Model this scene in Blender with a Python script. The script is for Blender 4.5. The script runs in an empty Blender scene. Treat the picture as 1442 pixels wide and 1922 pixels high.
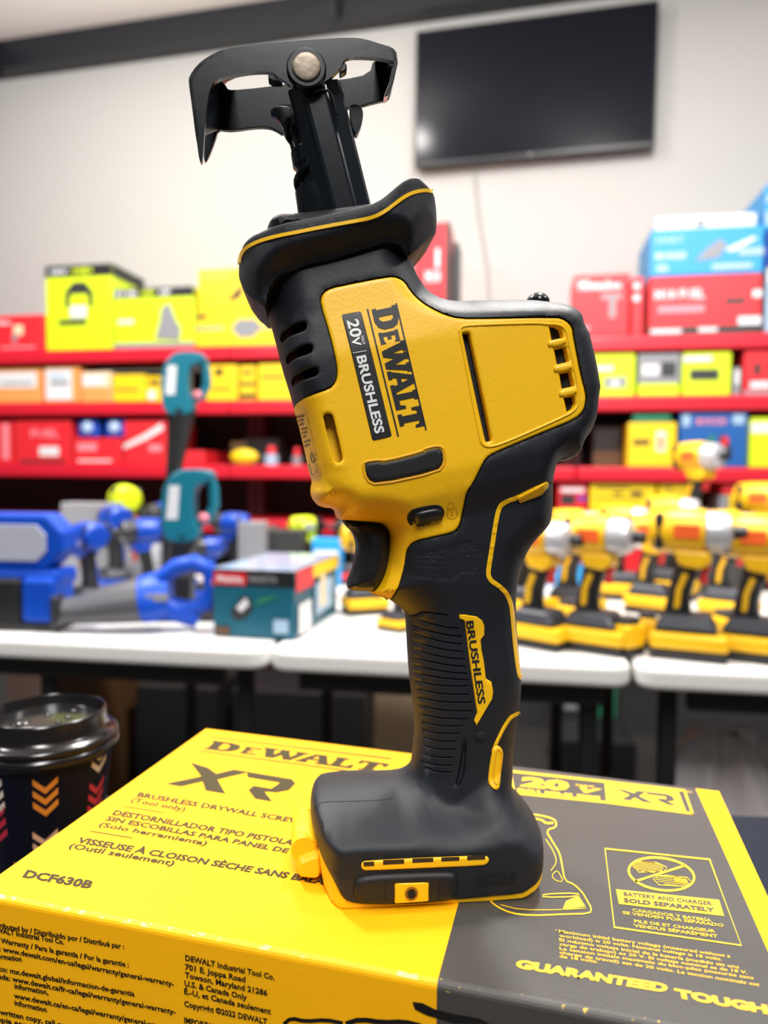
import bpy, bmesh, math, random
import numpy as np
from mathutils import Vector, Matrix
from mathutils.geometry import delaunay_2d_cdt
random.seed(7)
scene = bpy.context.scene
COL = scene.collection
PI = math.pi
# ------------------------------------------------------------------ camera model
F = 1390.0
CAMZ = 1.0
H = 0.150                       # box top below the lens
ZT = CAMZ - H                   # height of the box top
pitch = math.atan(70.0 / F)
roll = math.radians(0.45)
fw = Vector((0, math.cos(pitch), -math.sin(pitch)))
r0 = Vector((1, 0, 0)); u0 = r0.cross(fw).normalized()
RR = (r0 * math.cos(roll) + u0 * math.sin(roll)).normalized()
UU = (u0 * math.cos(roll) - r0 * math.sin(roll)).normalized()
CAM = Vector((0, 0, CAMZ))
def ray(x, y):
    return fw + RR * ((x - 721.0) / F) - UU * ((y - 961.0) / F)
def on_plane(x, y, p, n):
    d = ray(x, y)
    return CAM + d * ((p - CAM).dot(n) / d.dot(n))
def on_z(x, y, z): return on_plane(x, y, Vector((0, 0, z)), Vector((0, 0, 1)))
cd = bpy.data.cameras.new('camera'); cam = bpy.data.objects.new('camera', cd); COL.objects.link(cam)
cam.matrix_world = Matrix(((RR.x, UU.x, -fw.x, 0), (RR.y, UU.y, -fw.y, 0), (RR.z, UU.z, -fw.z, CAMZ), (0, 0, 0, 1)))
cd.sensor_fit = 'VERTICAL'; cd.sensor_height = 36.0; cd.lens = F * 36.0 / 1922.0
cd.clip_start = 0.02; cd.clip_end = 50
cd.dof.use_dof = True; cd.dof.focus_distance = 0.262; cd.dof.aperture_fstop = 7.6
scene.camera = cam
# ------------------------------------------------------------------ materials
MATS = {}
def mat(name, col, rough=0.5, metal=0.0, bump=0.0, bscale=800.0, spec=0.5, vary=0.0, vscale=30.0, emit=None, coat=0.0, alpha=None, trans=0.0):
    if name in MATS: return MATS[name]
    m = bpy.data.materials.new(name); m.use_nodes = True
    nt = m.node_tree; b = nt.nodes['Principled BSDF']
    b.inputs['Base Color'].default_value = (*col, 1)
    b.inputs['Roughness'].default_value = rough
    b.inputs['Metallic'].default_value = metal
    b.inputs['Specular IOR Level'].default_value = spec
    b.inputs['Coat Weight'].default_value = coat
    tc = nt.nodes.new('ShaderNodeTexCoord')
    if bump:
        n = nt.nodes.new('ShaderNodeTexNoise'); n.inputs['Scale'].default_value = bscale; n.inputs['Detail'].default_value = 2
        nt.links.new(tc.outputs['Object'], n.inputs['Vector'])
        bp = nt.nodes.new('ShaderNodeBump'); bp.inputs['Strength'].default_value = bump; bp.inputs['Distance'].default_value = 0.0004
        nt.links.new(n.outputs['Fac'], bp.inputs['Height']); nt.links.new(bp.outputs['Normal'], b.inputs['Normal'])
    if vary:
        n = nt.nodes.new('ShaderNodeTexNoise'); n.inputs['Scale'].default_value = vscale; n.inputs['Detail'].default_value = 4
        nt.links.new(tc.outputs['Object'], n.inputs['Vector'])
        mx = nt.nodes.new('ShaderNodeMix'); mx.data_type = 'RGBA'
        mx.inputs[6].default_value = (*[c * (1 - vary) for c in col], 1)
        mx.inputs[7].default_value = (*[min(1, c * (1 + vary)) for c in col], 1)
        nt.links.new(n.outputs['Fac'], mx.inputs[0]); nt.links.new(mx.outputs[2], b.inputs['Base Color'])
    if emit:
        b.inputs['Emission Color'].default_value = (*col, 1); b.inputs['Emission Strength'].default_value = emit
    MATS[name] = m
    return m
YEL = (0.87, 0.49, 0.004)
M_yel = mat('tool_yellow', YEL, 0.42, bump=0.15, bscale=900)
M_blk = mat('overmold_black', (0.008, 0.0105, 0.0155), 0.5, spec=.40, bump=0.3, bscale=3500)
M_blk2 = mat('rubber_black', (0.007, 0.0075, 0.009), 0.5, spec=.4, bump=0.25, bscale=3500)
M_smooth = mat('smooth_black', (0.008, 0.009, 0.011), 0.4)
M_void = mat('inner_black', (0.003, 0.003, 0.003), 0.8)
M_ink = mat('black_ink', (0.012, 0.012, 0.014), 0.5)
M_white = mat('white_ink', (0.75, 0.76, 0.76), 0.5)
M_steel = mat('painted_steel_black', (0.004, 0.0065, 0.010), 0.24, bump=0.05, bscale=220, spec=0.42)
M_rivet = mat('rivet_steel', (0.15, 0.125, 0.10), 0.45, metal=1.0, vary=0.35, vscale=250, bump=0.3, bscale=300)
# ------------------------------------------------------------------ objects
def tag(o, label=None, cat=None, group=None, kind=None):
    if label: o['label'] = label
    if cat: o['category'] = cat
    if group: o['group'] = group
    if kind: o['kind'] = kind
    return o
MW = {}
def empty(name, loc, rz=0.0, label=None, cat=None, group=None, tilt=None):
    o = bpy.data.objects.new(name, None); COL.objects.link(o)
    o.empty_display_size = 0.02
    M = Matrix.Translation(Vector(loc)) @ Matrix.Rotation(rz, 4, 'Z')
    if tilt: M = M @ Matrix.Rotation(tilt[0], 4, 'X') @ Matrix.Rotation(tilt[1], 4, 'Y')
    o.matrix_world = M; MW[o.name] = M
    return tag(o, label, cat, group)
def mk(name, verts, faces, mats, parent=None, world=True, midx=None, smooth=False, sharp=None, bevel=0.0, bseg=2):
    me = bpy.data.meshes.new(name)
    if parent is not None and world:
        inv = MW[parent.name].inverted()
        verts = [inv @ Vector(v) for v in verts]
    me.from_pydata([tuple(v) for v in verts], [], [tuple(f) for f in faces])
    for m in (mats if isinstance(mats, (list, tuple)) else [mats]): me.materials.append(m)
    if midx is not None:
        for p, i in zip(me.polygons, midx): p.material_index = i
    if smooth:
        me.polygons.foreach_set('use_smooth', [True] * len(me.polygons))
        if sharp: me.set_sharp_from_angle(angle=math.radians(sharp))
    me.update()
    o = bpy.data.objects.new(name, me); COL.objects.link(o)
    if parent is not None:
        o.parent = parent
        MW[o.name] = MW[parent.name]
    else:
        MW[o.name] = Matrix.Identity(4)
    if bevel:
        b = o.modifiers.new('bevel', 'BEVEL'); b.width = bevel; b.segments = bseg; b.limit_method = 'ANGLE'; b.angle_limit = math.radians(40)
    return o
def sub(o, parent):            # parent a mesh made in its parent's frame to a mesh part
    o.parent = parent; return o
class MB:
    def __init__(s): s.v = []; s.f = []; s.m = []
    def add(s, vs, fs, mi=0, M=None):
        n = len(s.v)
        s.v += [(M @ Vector(v)) if M is not None else Vector(v) for v in vs]
        s.f += [tuple(i + n for i in f) for f in fs]; s.m += [mi] * len(fs)
        return s
    def box(s, c, d, mi=0, M=None, taper=(1, 1)):
        x, y, z = d[0] / 2, d[1] / 2, d[2] / 2; tx, ty = taper
        vs = [(c[0] + a * x * (tx if q > 0 else 1), c[1] + b * y * (ty if q > 0 else 1), c[2] + q * z) for q in (-1, 1) for a, b in ((-1, -1), (1, -1), (1, 1), (-1, 1))]
        return s.add(vs, [(3, 2, 1, 0), (4, 5, 6, 7), (0, 1, 5, 4), (1, 2, 6, 5), (2, 3, 7, 6), (3, 0, 4, 7)], mi, M)
    def prism(s, poly, y0, y1, mi=0, M=None, plane='xz'):
        n = len(poly)
        if plane == 'xz': vs = [(p[0], y0, p[1]) for p in poly] + [(p[0], y1, p[1]) for p in poly]
        else: vs = [(p[0], p[1], y0) for p in poly] + [(p[0], p[1], y1) for p in poly]
        fs = [tuple(range(n)), tuple(range(2 * n - 1, n - 1, -1))] + [(i, i + n, (i + 1) % n + n, (i + 1) % n) for i in range(n)]
        return s.add(vs, fs, mi, M)
    def lathe(s, prof, axis_o=(0, 0, 0), axis=(0, 0, 1), seg=32, mi=0, M=None, cap=True):
        a = Vector(axis).normalized(); t = a.orthogonal().normalized(); b = a.cross(t); o = Vector(axis_o)
        vs = []; fs = []
        for (r, h) in prof:
            for k in range(seg):
                th = 2 * PI * k / seg
                vs.append(o + a * h + (t * math.cos(th) + b * math.sin(th)) * max(r, 1e-5))
        for i in range(len(prof) - 1):
            for k in range(seg):
                k2 = (k + 1) % seg
                fs.append((i * seg + k, i * seg + k2, (i + 1) * seg + k2, (i + 1) * seg + k))
        if cap:
            fs.append(tuple(range(seg - 1, -1, -1))); L = (len(prof) - 1) * seg; fs.append(tuple(range(L, L + seg)))
        return s.add(vs, fs, mi, M)
    def tube(s, pts, rad, seg=10, mi=0, M=None, closed=False, flat=1.0):
        pts = [Vector(p) for p in pts]; n = len(pts)
        rads = rad if isinstance(rad, (list, tuple)) else [rad] * n
        vs = []; fs = []; ref = None
        for i, p in enumerate(pts):
            if closed: d = pts[(i + 1) % n] - pts[i - 1]
            else: d = pts[min(i + 1, n - 1)] - pts[max(i - 1, 0)]
            d.normalize()
            if ref is None: ref = d.orthogonal().normalized()
            ref = (ref - d * ref.dot(d)).normalized(); b = d.cross(ref)
            for k in range(seg):
                th = 2 * PI * k / seg
                vs.append(p + (ref * math.cos(th) + b * math.sin(th) * flat) * rads[i])
        for i in range(n if closed else n - 1):
            j = (i + 1) % n
            for k in range(seg):
                k2 = (k + 1) % seg
                fs.append((i * seg + k, i * seg + k2, j * seg + k2, j * seg + k))
        if not closed:
            fs.append(tuple(range(seg - 1, -1, -1))); L = (n - 1) * seg; fs.append(tuple(range(L, L + seg)))
        return s.add(vs, fs, mi, M)
    def ball(s, c, r, mi=0, M=None, seg=14, rings=8):
        prof = [(math.sin(PI * i / rings), -math.cos(PI * i / rings)) for i in range(rings + 1)]
        vs = []; fs = []
        for (q, h) in prof:
            for k in range(seg):
                th = 2 * PI * k / seg
                vs.append((c[0] + r[0] * q * math.cos(th), c[1] + r[1] * q * math.sin(th), c[2] + r[2] * h))
        for i in range(rings):
            for k in range(seg):
                k2 = (k + 1) % seg
                fs.append((i * seg + k, i * seg + k2, (i + 1) * seg + k2, (i + 1) * seg + k))
        return s.add(vs, fs, mi, M)
    def build(s, name, mats, parent=None, world=False, smooth=False, sharp=40, bevel=0.0, bseg=2):
        return mk(name, s.v, s.f, mats, parent, world, s.m, smooth, sharp, bevel, bseg)
# ------------------------------------------------------------------ 2D helpers
def chaikin(p, n=2, closed=True):
    p = [tuple(q) for q in p]
    for _ in range(n):
        o = []
        m = len(p)
        for i in range(m if closed else m - 1):
            a = p[i]; b = p[(i + 1) % m]
            o.append(tuple(a[k] * .75 + b[k] * .25 for k in range(len(a)))); o.append(tuple(a[k] * .25 + b[k] * .75 for k in range(len(a))))
        if not closed: o = [p[0]] + o + [p[-1]]
        p = o
    return p
def resample(p, step, closed=True):
    o = []
    m = len(p)
    for i in range(m if closed else m - 1):
        a = p[i]; b = p[(i + 1) % m]
        L = math.dist(a[:2], b[:2]); k = max(1, int(math.ceil(L / step)))
        for j in range(k): o.append(tuple(a[q] + (b[q] - a[q]) * j / k for q in range(len(a))))
    if not closed: o.append(p[-1])
    q = [o[0]]
    for a in o[1:]:
        if math.dist(a[:2], q[-1][:2]) > 1e-6: q.append(a)
    if closed and math.dist(q[0][:2], q[-1][:2]) < 1e-6: q.pop()
    return q
def seg_dist(P, segs):
    P = np.asarray(P, float)[:, None, :]; A = segs[None, :, 0, :]; B = segs[None, :, 1, :]
    AB = B - A; t = ((P - A) * AB).sum(2) / np.maximum((AB * AB).sum(2), 1e-18); t = np.clip(t, 0, 1)
    D = P - (A + AB * t[..., None])
    return np.sqrt((D * D).sum(2)).min(1)
def segs_of(poly):
    a = np.array([p[:2] for p in poly]); return np.stack([a, np.roll(a, -1, 0)], 1)
def inside(P, poly):
    P = np.asarray(P, float); a = np.array([p[:2] for p in poly]); b = np.roll(a, -1, 0)
    x, y = P[:, 0][:, None], P[:, 1][:, None]
    c = ((a[:, 1] > y) != (b[:, 1] > y))
    xi = a[:, 0] + (y - a[:, 1]) * (b[:, 0] - a[:, 0]) / np.where(np.abs(b[:, 1] - a[:, 1]) < 1e-15, 1e-15, b[:, 1] - a[:, 1])
    return ((c & (x < xi)).sum(1) % 2) == 1
def mesh2d(poly, holes=(), step=0.002, rings=(0.0004, 0.0011, 0.0022, 0.004), feats=(), featr=()):
    """triangulated polygon with refined borders; returns pts Nx2, tris, dist to the border"""
    loops = [resample(poly, step)] + [resample(h, min(step, 0.0012)) for h in holes]
    allseg = np.concatenate([segs_of(l) for l in loops])
    xy = np.array([p[:2] for p in loops[0]]); x0, y0 = xy.min(0); x1, y1 = xy.max(0)
    cand = []
    gx = np.arange(x0, x1, step); gy = np.arange(y0, y1, step * .87)
    G = np.array([(x + (step / 2 if j % 2 else 0), y) for j, y in enumerate(gy) for x in gx])
    rm = max(rings) if len(rings) else 0
    if len(G):
        d = seg_dist(G, allseg); G = G[(d > rm + step * .55) & inside(G, loops[0])]
        for h in loops[1:]:
            if len(G): G = G[~inside(G, h)]
        cand.append(G)
    for l in loops:
        a = np.array([p[:2] for p in l]); t = np.roll(a, -1, 0) - np.roll(a, 1, 0)
        t /= np.maximum(np.linalg.norm(t, axis=1)[:, None], 1e-12); nrm = np.stack([-t[:, 1], t[:, 0]], 1)
        for r in rings:
            for sgn in (1, -1):
                Q = a + nrm * r * sgn
                if r > step: Q = Q[::max(1, int(round(r / step)))]
                ok = inside(Q, loops[0])
                for h in loops[1:]: ok &= ~inside(Q, h)
                Q = Q[ok]
                if len(Q):
                    d = seg_dist(Q, allseg); Q = Q[d > r * .93]
                    cand.append(Q)
    if feats:
        fsg = np.concatenate([np.stack([np.array([p[:2] for p in l])[:-1], np.array([p[:2] for p in l])[1:]], 1) for l in feats])
        rmax = max(featr)
        cand = [c[seg_dist(c, fsg) > rmax * 1.25] if len(c) else c for c in cand]
        for l in feats:
            a = np.array([p[:2] for p in l]); t = np.gradient(a, axis=0); t /= np.maximum(np.linalg.norm(t, axis=1)[:, None], 1e-12)
            nrm = np.stack([-t[:, 1], t[:, 0]], 1)
            for r in (0,) + tuple(featr):
                for sgn in ((1, -1) if r else (1,)):
                    Q = a + nrm * r * sgn; ok = inside(Q, loops[0])
                    for h in loops[1:]: ok &= ~inside(Q, h)
                    Q = Q[ok]
                    if len(Q) and r: Q = Q[seg_dist(Q, fsg) > r * .93]
                    if len(Q): Q = Q[seg_dist(Q, allseg) > .0002]
                    if len(Q): cand.append(Q)
    pts = [p[:2] for l in loops for p in l]; nb = len(pts)
    edges = []; o = 0
    for l in loops:
        n = len(l); edges += [(o + i, o + (i + 1) % n) for i in range(n)]; o += n
    for c in cand: pts += [tuple(q) for q in c]
    vo, eo, fo, *_ = delaunay_2d_cdt([Vector(p) for p in pts], edges, [], 0, 1e-7)
    P = np.array([(v.x, v.y) for v in vo])
    cen = np.array([P[list(f)].mean(0) for f in fo])
    ok = inside(cen, loops[0])
    for h in loops[1:]: ok &= ~inside(cen, h)
    tris = [tuple(f) for f, k in zip(fo, ok) if k]
    used = sorted({i for t in tris for i in t}); remap = {v: i for i, v in enumerate(used)}
    P = P[used]; tris = [tuple(remap[i] for i in t) for t in tris]
    # make all triangles counter-clockwise
    T = []
    for t in tris:
        a, b, c = P[t[0]], P[t[1]], P[t[2]]
        T.append(t if (b[0] - a[0]) * (c[1] - a[1]) - (b[1] - a[1]) * (c[0] - a[0]) > 0 else t[::-1])
    return P, T, seg_dist(P, allseg)
def border_edges(T):
    cnt = {}
    for t in T:
        for i in range(len(t)):
            a, b = t[i], t[(i + 1) % len(t)]; cnt[(a, b)] = 1
    return [e for e in cnt if (e[1], e[0]) not in cnt]
# ------------------------------------------------------------------ text
_tc = {}
def text2d(s, bold=0.0, res=3):
    """glyph mesh: x 0..1 over the string, y 0..1 over the cap height"""
    k = (s, bold, res)
    if k in _tc: return _tc[k]
    c = bpy.data.curves.new('t', 'FONT'); c.body = s; c.size = 1; c.offset = bold; c.resolution_u = res; c.fill_mode = 'FRONT' if False else 'BOTH'
    o = bpy.data.objects.new('t', c); COL.objects.link(o); bpy.context.view_layer.update()
    dg = bpy.context.evaluated_depsgraph_get(); me = bpy.data.meshes.new_from_object(o.evaluated_get(dg))
    V = [(v.co.x, v.co.y) for v in me.vertices]; Fs = [tuple(p.vertices) for p in me.polygons]
    bpy.data.objects.remove(o); bpy.data.curves.remove(c); bpy.data.meshes.remove(me)
    x0 = min(v[0] for v in V); x1 = max(v[0] for v in V)
    V = [((a - x0) / (x1 - x0), b / 0.729) for a, b in V]
    _tc[k] = (V, Fs); return _tc[k]
# heavy logo letters drawn by hand, each as polygons (outer, holes) in a 0..1 cell with its advance
def quadz(*a): return [tuple(p) for p in a]
G_D = ([(0, 0), (.55, 0), (.82, .1), (.95, .32), (.95, .68), (.82, .9), (.55, 1), (0, 1), (0, .82), (.07, .82), (.07, .18), (0, .18)], [[(.38, .22), (.52, .22), (.62, .34), (.62, .66), (.52, .78), (.38, .78)]])
G_E = ([(0, 0), (.9, 0), (.9, .28), (.66, .2), (.36, .2), (.36, .4), (.62, .4), (.62, .6), (.36, .6), (.36, .8), (.64, .8), (.88, .72), (.88, 1), (0, 1), (0, .84), (.07, .84), (.07, .16), (0, .16)], [])
G_W = ([(.2, 0), (.4, 0), (.52, .42), (.62, 0), (.82, 0), (1.0, .82), (1.05, .82), (1.05, 1), (.74, 1), (.74, .84), (.8, .82), (.73, .38), (.6, .84), (.62, 1), (.36, 1), (.36, .84), (.4, .82), (.33, .38), (.26, .82), (.32, .84), (.32, 1), (-.04, 1), (-.04, .82), (.02, .82)], [])
G_A = ([(0, 0), (.36, 0), (.36, .16), (.3, .18), (.34, .32), (.62, .32), (.66, .18), (.6, .16), (.6, 0), (1.0, 0), (1.0, .16), (.95, .18), (.68, 1), (.34, 1), (.05, .18), (0, .16)], [[(.39, .5), (.57, .5), (.48, .82)]])
G_L = ([(0, 0), (.92, 0), (.92, .42), (.76, .42), (.7, .22), (.42, .22), (.42, .82), (.52, .84), (.52, 1), (0, 1), (0, .84), (.08, .82), (.08, .18), (0, .16)], [])
G_T = ([(.22, 0), (.8, 0), (.8, .17), (.68, .19), (.68, .8), (.82, .8), (.88, .62), (1.0, .62), (1.0, 1), (0, 1), (0, .62), (.12, .62), (.18, .8), (.34, .8), (.34, .19), (.22, .17)], [])
def glyphs(lst):
    """lst of (glyph, x0, x1, y0, y1) -> V, F"""
    V = []; Fs = []
    for g, x0, x1, y0, y1 in lst:
        outer, holes = g
        pts = list(outer); ed = [(i, (i + 1) % len(outer)) for i in range(len(outer))]
        for h in holes:
            o = len(pts); pts += h; ed += [(o + i, o + (i + 1) % len(h)) for i in range(len(h))]
        vo, eo, fo, *_ = delaunay_2d_cdt([Vector(p) for p in pts], ed, [], 0, 1e-6)
        P = np.array([(v.x, v.y) for v in vo]); n = len(V)
        for f in fo:
            c = P[list(f)].mean(0)[None]
            if inside(c, outer)[0] and not any(inside(c, h)[0] for h in holes): Fs.append(tuple(i + n for i in f))
        V += [(x0 + p[0] * (x1 - x0), y0 + p[1] * (y1 - y0)) for p in P]
    return V, Fs
def logo_word():
    return glyphs([(G_D, 0, .185, 0, 1), (G_E, .195, .302, .04, .84), (G_W, .30, .535, 0, 1), (G_A, .515, .705, 0, 1), (G_L, .70, .845, 0, 1), (G_T, .835, 1.0, 0, 1)])
G_X = ([(0, 0), (.27, 0), (.47, .33), (.67, 0), (1.0, 0), (.64, .5), (.94, 1), (.68, 1), (.52, .72), (.3, .9), (-.04, 1), (.36, .52)], [])
G_R = ([(.0, 1), (.82, 1), (.97, .86), (1.0, .55), (.86, .38), (.66, .34), (.98, 0), (.66, 0), (.38, .3), (.38, .5), (.7, .5), (.72, .78), (.12, .78)], [])
def xr_word(): return glyphs([(G_X, 0, .56, 0, 1), (G_R, .5, 1.0, 0, 1)])
def bars(*rects):
    V = []; Fs = []
    for x0, x1, y0, y1 in rects:
        n = len(V); V += [(x0, y0), (x1, y0), (x1, y1), (x0, y1)]; Fs.append((n, n + 1, n + 2, n + 3))
    return V, Fs
def merge2(*vf):
    V = []; Fs = []
    for v, f in vf:
        n = len(V); V += v; Fs += [tuple(i + n for i in q) for q in f]
    return V, Fs
def stroke2(pts, w, closed=False):
    """ribbon in pixel space along pts, width w"""
    V = []; Fs = []; n = len(pts)
    for i, p in enumerate(pts):
        if closed: a = pts[i - 1]; b = pts[(i + 1) % n]
        else: a = pts[max(0, i - 1)]; b = pts[min(n - 1, i + 1)]
        tx, ty = b[0] - a[0], b[1] - a[1]; L = math.hypot(tx, ty) or 1
        nx, ny = -ty / L * w / 2, tx / L * w / 2
        V += [(p[0] + nx, p[1] + ny), (p[0] - nx, p[1] - ny)]
    for i in range(n if closed else n - 1):
        j = (i + 1) % n; Fs.append((2 * i, 2 * j, 2 * j + 1, 2 * i + 1))
    return V, Fs
# ================================================================== THE SAW
TA = math.radians(6.0)
TU = Vector((math.cos(TA), math.sin(TA), 0)); TV_ = Vector((-math.sin(TA), math.cos(TA), 0)); TW = Vector((0, 0, 1))
_d = ray(800, 891); TO = CAM + _d * (0.284 / _d.y); TO.z = ZT
saw = empty('reciprocating_saw', TO, TA, 'black and yellow cordless one-handed reciprocating saw standing upright on the yellow carton', 'power saw')
def TP(u, w, v): return TO + TU * u + TW * w + TV_ * v
def px2t(x, y, v):
    p = on_plane(x, y, TO + TV_ * v, TV_) - TO
    return (p.dot(TU), p.z)
# thickness table, by the pixel row of the near face: half thickness and edge rounding
TT = [(380, .0235, .017), (470, .0245, .017), (560, .0265, .0150), (640, .0285, .0105), (900, .0285, .0115), (940, .027, .0125), (990, .0225, .0135), (1060, .0215, .015),
      (1130, .0195, .016), (1200, .0182, .0165), (1400, .0182, .0165), (1450, .019, .016), (1495, .0235, .0165), (1545, .0295, .0145), (1590, .0325, .0105), (1640, .0332, .009), (1760, .0332, .008)]
TWs = np.array([px2t(800, y, -t)[1] for y, t, r in TT])[::-1]
TTs = np.array([t for y, t, r in TT])[::-1]; TRs = np.array([r for y, t, r in TT])[::-1]
W_HEAD = px2t(800, 1100, -.02)[1]; W_HAND = px2t(800, 1380, -.018)[1]
U_H0 = px2t(760, 950, -.02)[0]; U_F0 = px2t(858, 1560, -.03)[0]
def TRof(U, W):
    U = np.asarray(U, float); W = np.asarray(W, float)
    s = np.clip((W - W_HEAD) / .012, 0, 1)
    slant = -(U - U_H0) * .22 * s
    dip = .0125 * np.exp(-((U - U_F0) / .0125) ** 2) * np.clip((W_HAND - W) / .012, 0, 1) * np.clip((W - .018) / .01, 0, 1)
    We = W + slant + dip
    return np.interp(We, TWs, TTs), np.interp(We, TWs, TRs)
def Tpx(y): return float(np.interp(y, [t[0] for t in TT], [t[1] for t in TT]))
def outl(pts, n=1, closed=True):
    """pixel outline with the fraction of the half thickness at which it is seen -> (u, w) loop"""
    o = []
    for p in pts:
        vf = p[2] if len(p) > 2 else .5
        o.append(px2t(p[0], p[1], -vf * Tpx(p[1])))
    return chaikin(o, n, closed)
SILpx = [(489, 545, .4), (498, 575, .4), (513, 624, .4), (527, 682, .4), (541, 727, .4), (552, 765, .4), (566, 809, .4), (582, 890, .4), (588, 903, .4), (584, 920, .4), (586, 936, .4), (597, 949, .5), (610, 954, .6), (625, 956, .6), (632, 963, .6), (634, 975, .6), (644, 980, .7),
         (685, 985.5, .8), (713, 988, .8), (725, 991, .8), (733, 1003, .8), (735, 1023, .8), (732.5, 1053, .8), (721, 1089, .8), (707, 1113, .7), (697, 1117, .7), (707.5, 1125.5, .7), (728, 1129, .7), (747, 1141, .6), (761, 1151, .6), (767, 1158, .5), (768, 1191, .4), (770, 1236, .4), (775, 1291, .4), (782, 1341, .4), (784, 1381, .4), (782, 1410, .4), (778, 1440, .3),
         (772, 1452, .2), (755, 1463, .1), (734, 1468, 0), (675, 1467, 0), (636, 1470, 0), (602, 1481, .1), (588, 1497, .25), (583, 1525, .4), (583, 1556, .5), (590, 1600, .7), (597, 1653, .8), (600, 1720, .8), (600, 2050, .8),
         (1040, 2050, .8), (1038, 1650, .8), (1034, 1612, .75), (1026, 1567, .6), (1009, 1536, .4), (986, 1511, .3), (967, 1486, .3), (960, 1466, .3), (963, 1458, .3),
         (968, 1424, .4), (973.5, 1381, .4), (979.5, 1344, .4), (984, 1299, .4), (984.5, 1275, .4), (982, 1249, .4), (976.7, 1196, .4), (974, 1143, .4), (975.4, 1112, .4), (980.6, 1083, .4), (987, 1059, .4), (998, 1035, .4), (1011, 1017, .4), (1029, 998, .4), (1040, 982, .4), (1044, 959, .4), (1046.5, 932, .4), (1045, 900, .4), (1046, 882, .4),
         (1050, 868, .4), (1058, 864, .4), (1075, 864, .4), (1090, 855, .4), (1096, 832, .4), (1110, 814, .4), (1120, 785, .4), (1123, 742, .4), (1126, 735, .4), (1123, 715, .4), (1116, 678, .4), (1107, 643, .4), (1102, 622, .4), (1095, 616, .4), (1089, 593, .4), (1078, 573, .5), (1060, 560, .6), (1040, 552.5, .7), (1000, 548, .7), (915, 548, .7), (871, 550, .7), (842, 546.6, .7), (816, 533.5, .7), (798, 514.6, .6), (789.5, 500, .6), (782, 477, .6), (779, 440, .6), (760, 400, .6),
         (500, 450, .6), (486, 490, .5)]
SIL = outl(SILpx, 1)
SILseg = segs_of(SIL)
def FIELD(U, W):
    T, R = TRof(U, W)
    P = np.stack([np.asarray(U, float).ravel(), np.asarray(W, float).ravel()], 1)
    d = seg_dist(P, SILseg); d = np.where(inside(P, SIL), d, 0.0).reshape(T.shape)
    q = 1 - np.clip(d / R, 0, 1)
    return T * np.sqrt(np.clip(1 - q * q, 0, 1)) 
def s2t(pts, n=1, closed=True, field=FIELD, lift=0.0):
    """pixels -> (u, w) where the near surface is hit"""
    o = []
    A = np.array([p[:2] for p in pts], float)
    v = np.full(len(A), .02)
    for it in range(14):
        uw = np.array([px2t(a[0], a[1], -vv) for a, vv in zip(A, v)])
        v = .5 * v + .5 * (field(uw[:, 0], uw[:, 1]) + lift)
    return chaikin([tuple(p) for p in uw], n, closed)
def solid(name, poly, mats, parent=saw, holes=(), step=.0018, field=FIELD, lift=0.0, b=.0007, both=True, depth=None, vmin=.0003, midx=None, smooth=True, label=None, far=1.0, rings=(.0001, .0004, .0009, .0017, .0028, .0043, .0062)):
    P, T, D = mesh2d(poly, holes, step, rings)
    f = field(P[:, 0], P[:, 1])
    q = 1 - np.clip(D / b, 0, 1); drop = b * (1 - np.sqrt(np.clip(1 - q * q, 0, 1)))
    v = np.maximum(f + lift - drop, vmin)
    n = len(P)
    back = v * far if both else None
    verts = [TP(P[i, 0], P[i, 1], -v[i]) for i in range(n)]
    faces = list(T)
    if both: verts += [TP(P[i, 0], P[i, 1], v[i] * far) for i in range(n)]
    else: verts += [TP(P[i, 0], P[i, 1], -max(v[i] - depth, -v[i] - depth)) for i in range(n)]
    faces += [tuple(i + n for i in t[::-1]) for t in T]
    for a, c in border_edges(T): faces.append((c, a, a + n, c + n))
    o = mk(name, verts, faces, mats, parent, True, None, smooth, 38)
    if label: o['label'] = label
    return o
def surf_print(name, VF, m, parent, field=FIELD, lift=.00015, sub_step=None):
    """flat ink on the near surface: VF in pixel space"""
    V, Fs = VF
    A = s2t(V, 0, True, field, lift)
    A2 = np.array(A); f = field(A2[:, 0], A2[:, 1]) + lift
    Pn = [TP(a[0], a[1], -fv) for a, fv in zip(A, f)]
    fs = []
    for q in Fs:
        a, b, c = (A[i] for i in q[:3])
        ar = (b[0] - a[0]) * (c[1] - a[1]) - (b[1] - a[1]) * (c[0] - a[0])
        fs.append(q if ar > 0 else q[::-1])
    return mk(name, Pn, fs, m, parent, True)
def map2(VF, p0, px, py):
    """unit text cell -> pixels: origin p0, end of baseline px, top of the first letter py"""
    V, Fs = VF
    return [(p0[0] + (px[0] - p0[0]) * a + (py[0] - p0[0]) * b, p0[1] + (px[1] - p0[1]) * a + (py[1] - p0[1]) * b) for a, b in V], Fs

# ---- yellow shell region (near face), black overmould = silhouette minus the shell
YELpx = [(545, 768), (552, 765), (563, 751.6), (585, 740.5), (618.6, 729.4), (629.7, 718), (634, 704.5), (632.5, 682), (618.6, 624), (602, 571), (603.4, 554.7), (613, 543.6), (635, 536.7), (729.6, 518.6), (746, 520), (760, 528), (771, 546), (790.6, 565.8), (812.8, 579.7), (835, 590), (862, 597.6), (914.8, 597.6), (1045.8, 594.7),
         (1063, 600.5), (1075, 613.6), (1077, 631), (1082, 657), (1091, 704), (1099.7, 736), (1101, 750.5), (1096.8, 770.9), (1080.8, 787), (1031, 807), (929, 849.5), (911.8, 861), (903, 878.6), (888.5, 907.8), (880, 919.4), (875, 930), (870, 956.4), (864.7, 982.8), (858, 994.6), (847.6, 1001), (810.7, 1009), (779, 1015.7), (765.9, 1027.6), (762, 1040.7),
         (759.3, 1064.5), (750, 1098.7), (739.5, 1117), (728, 1129)]
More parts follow.
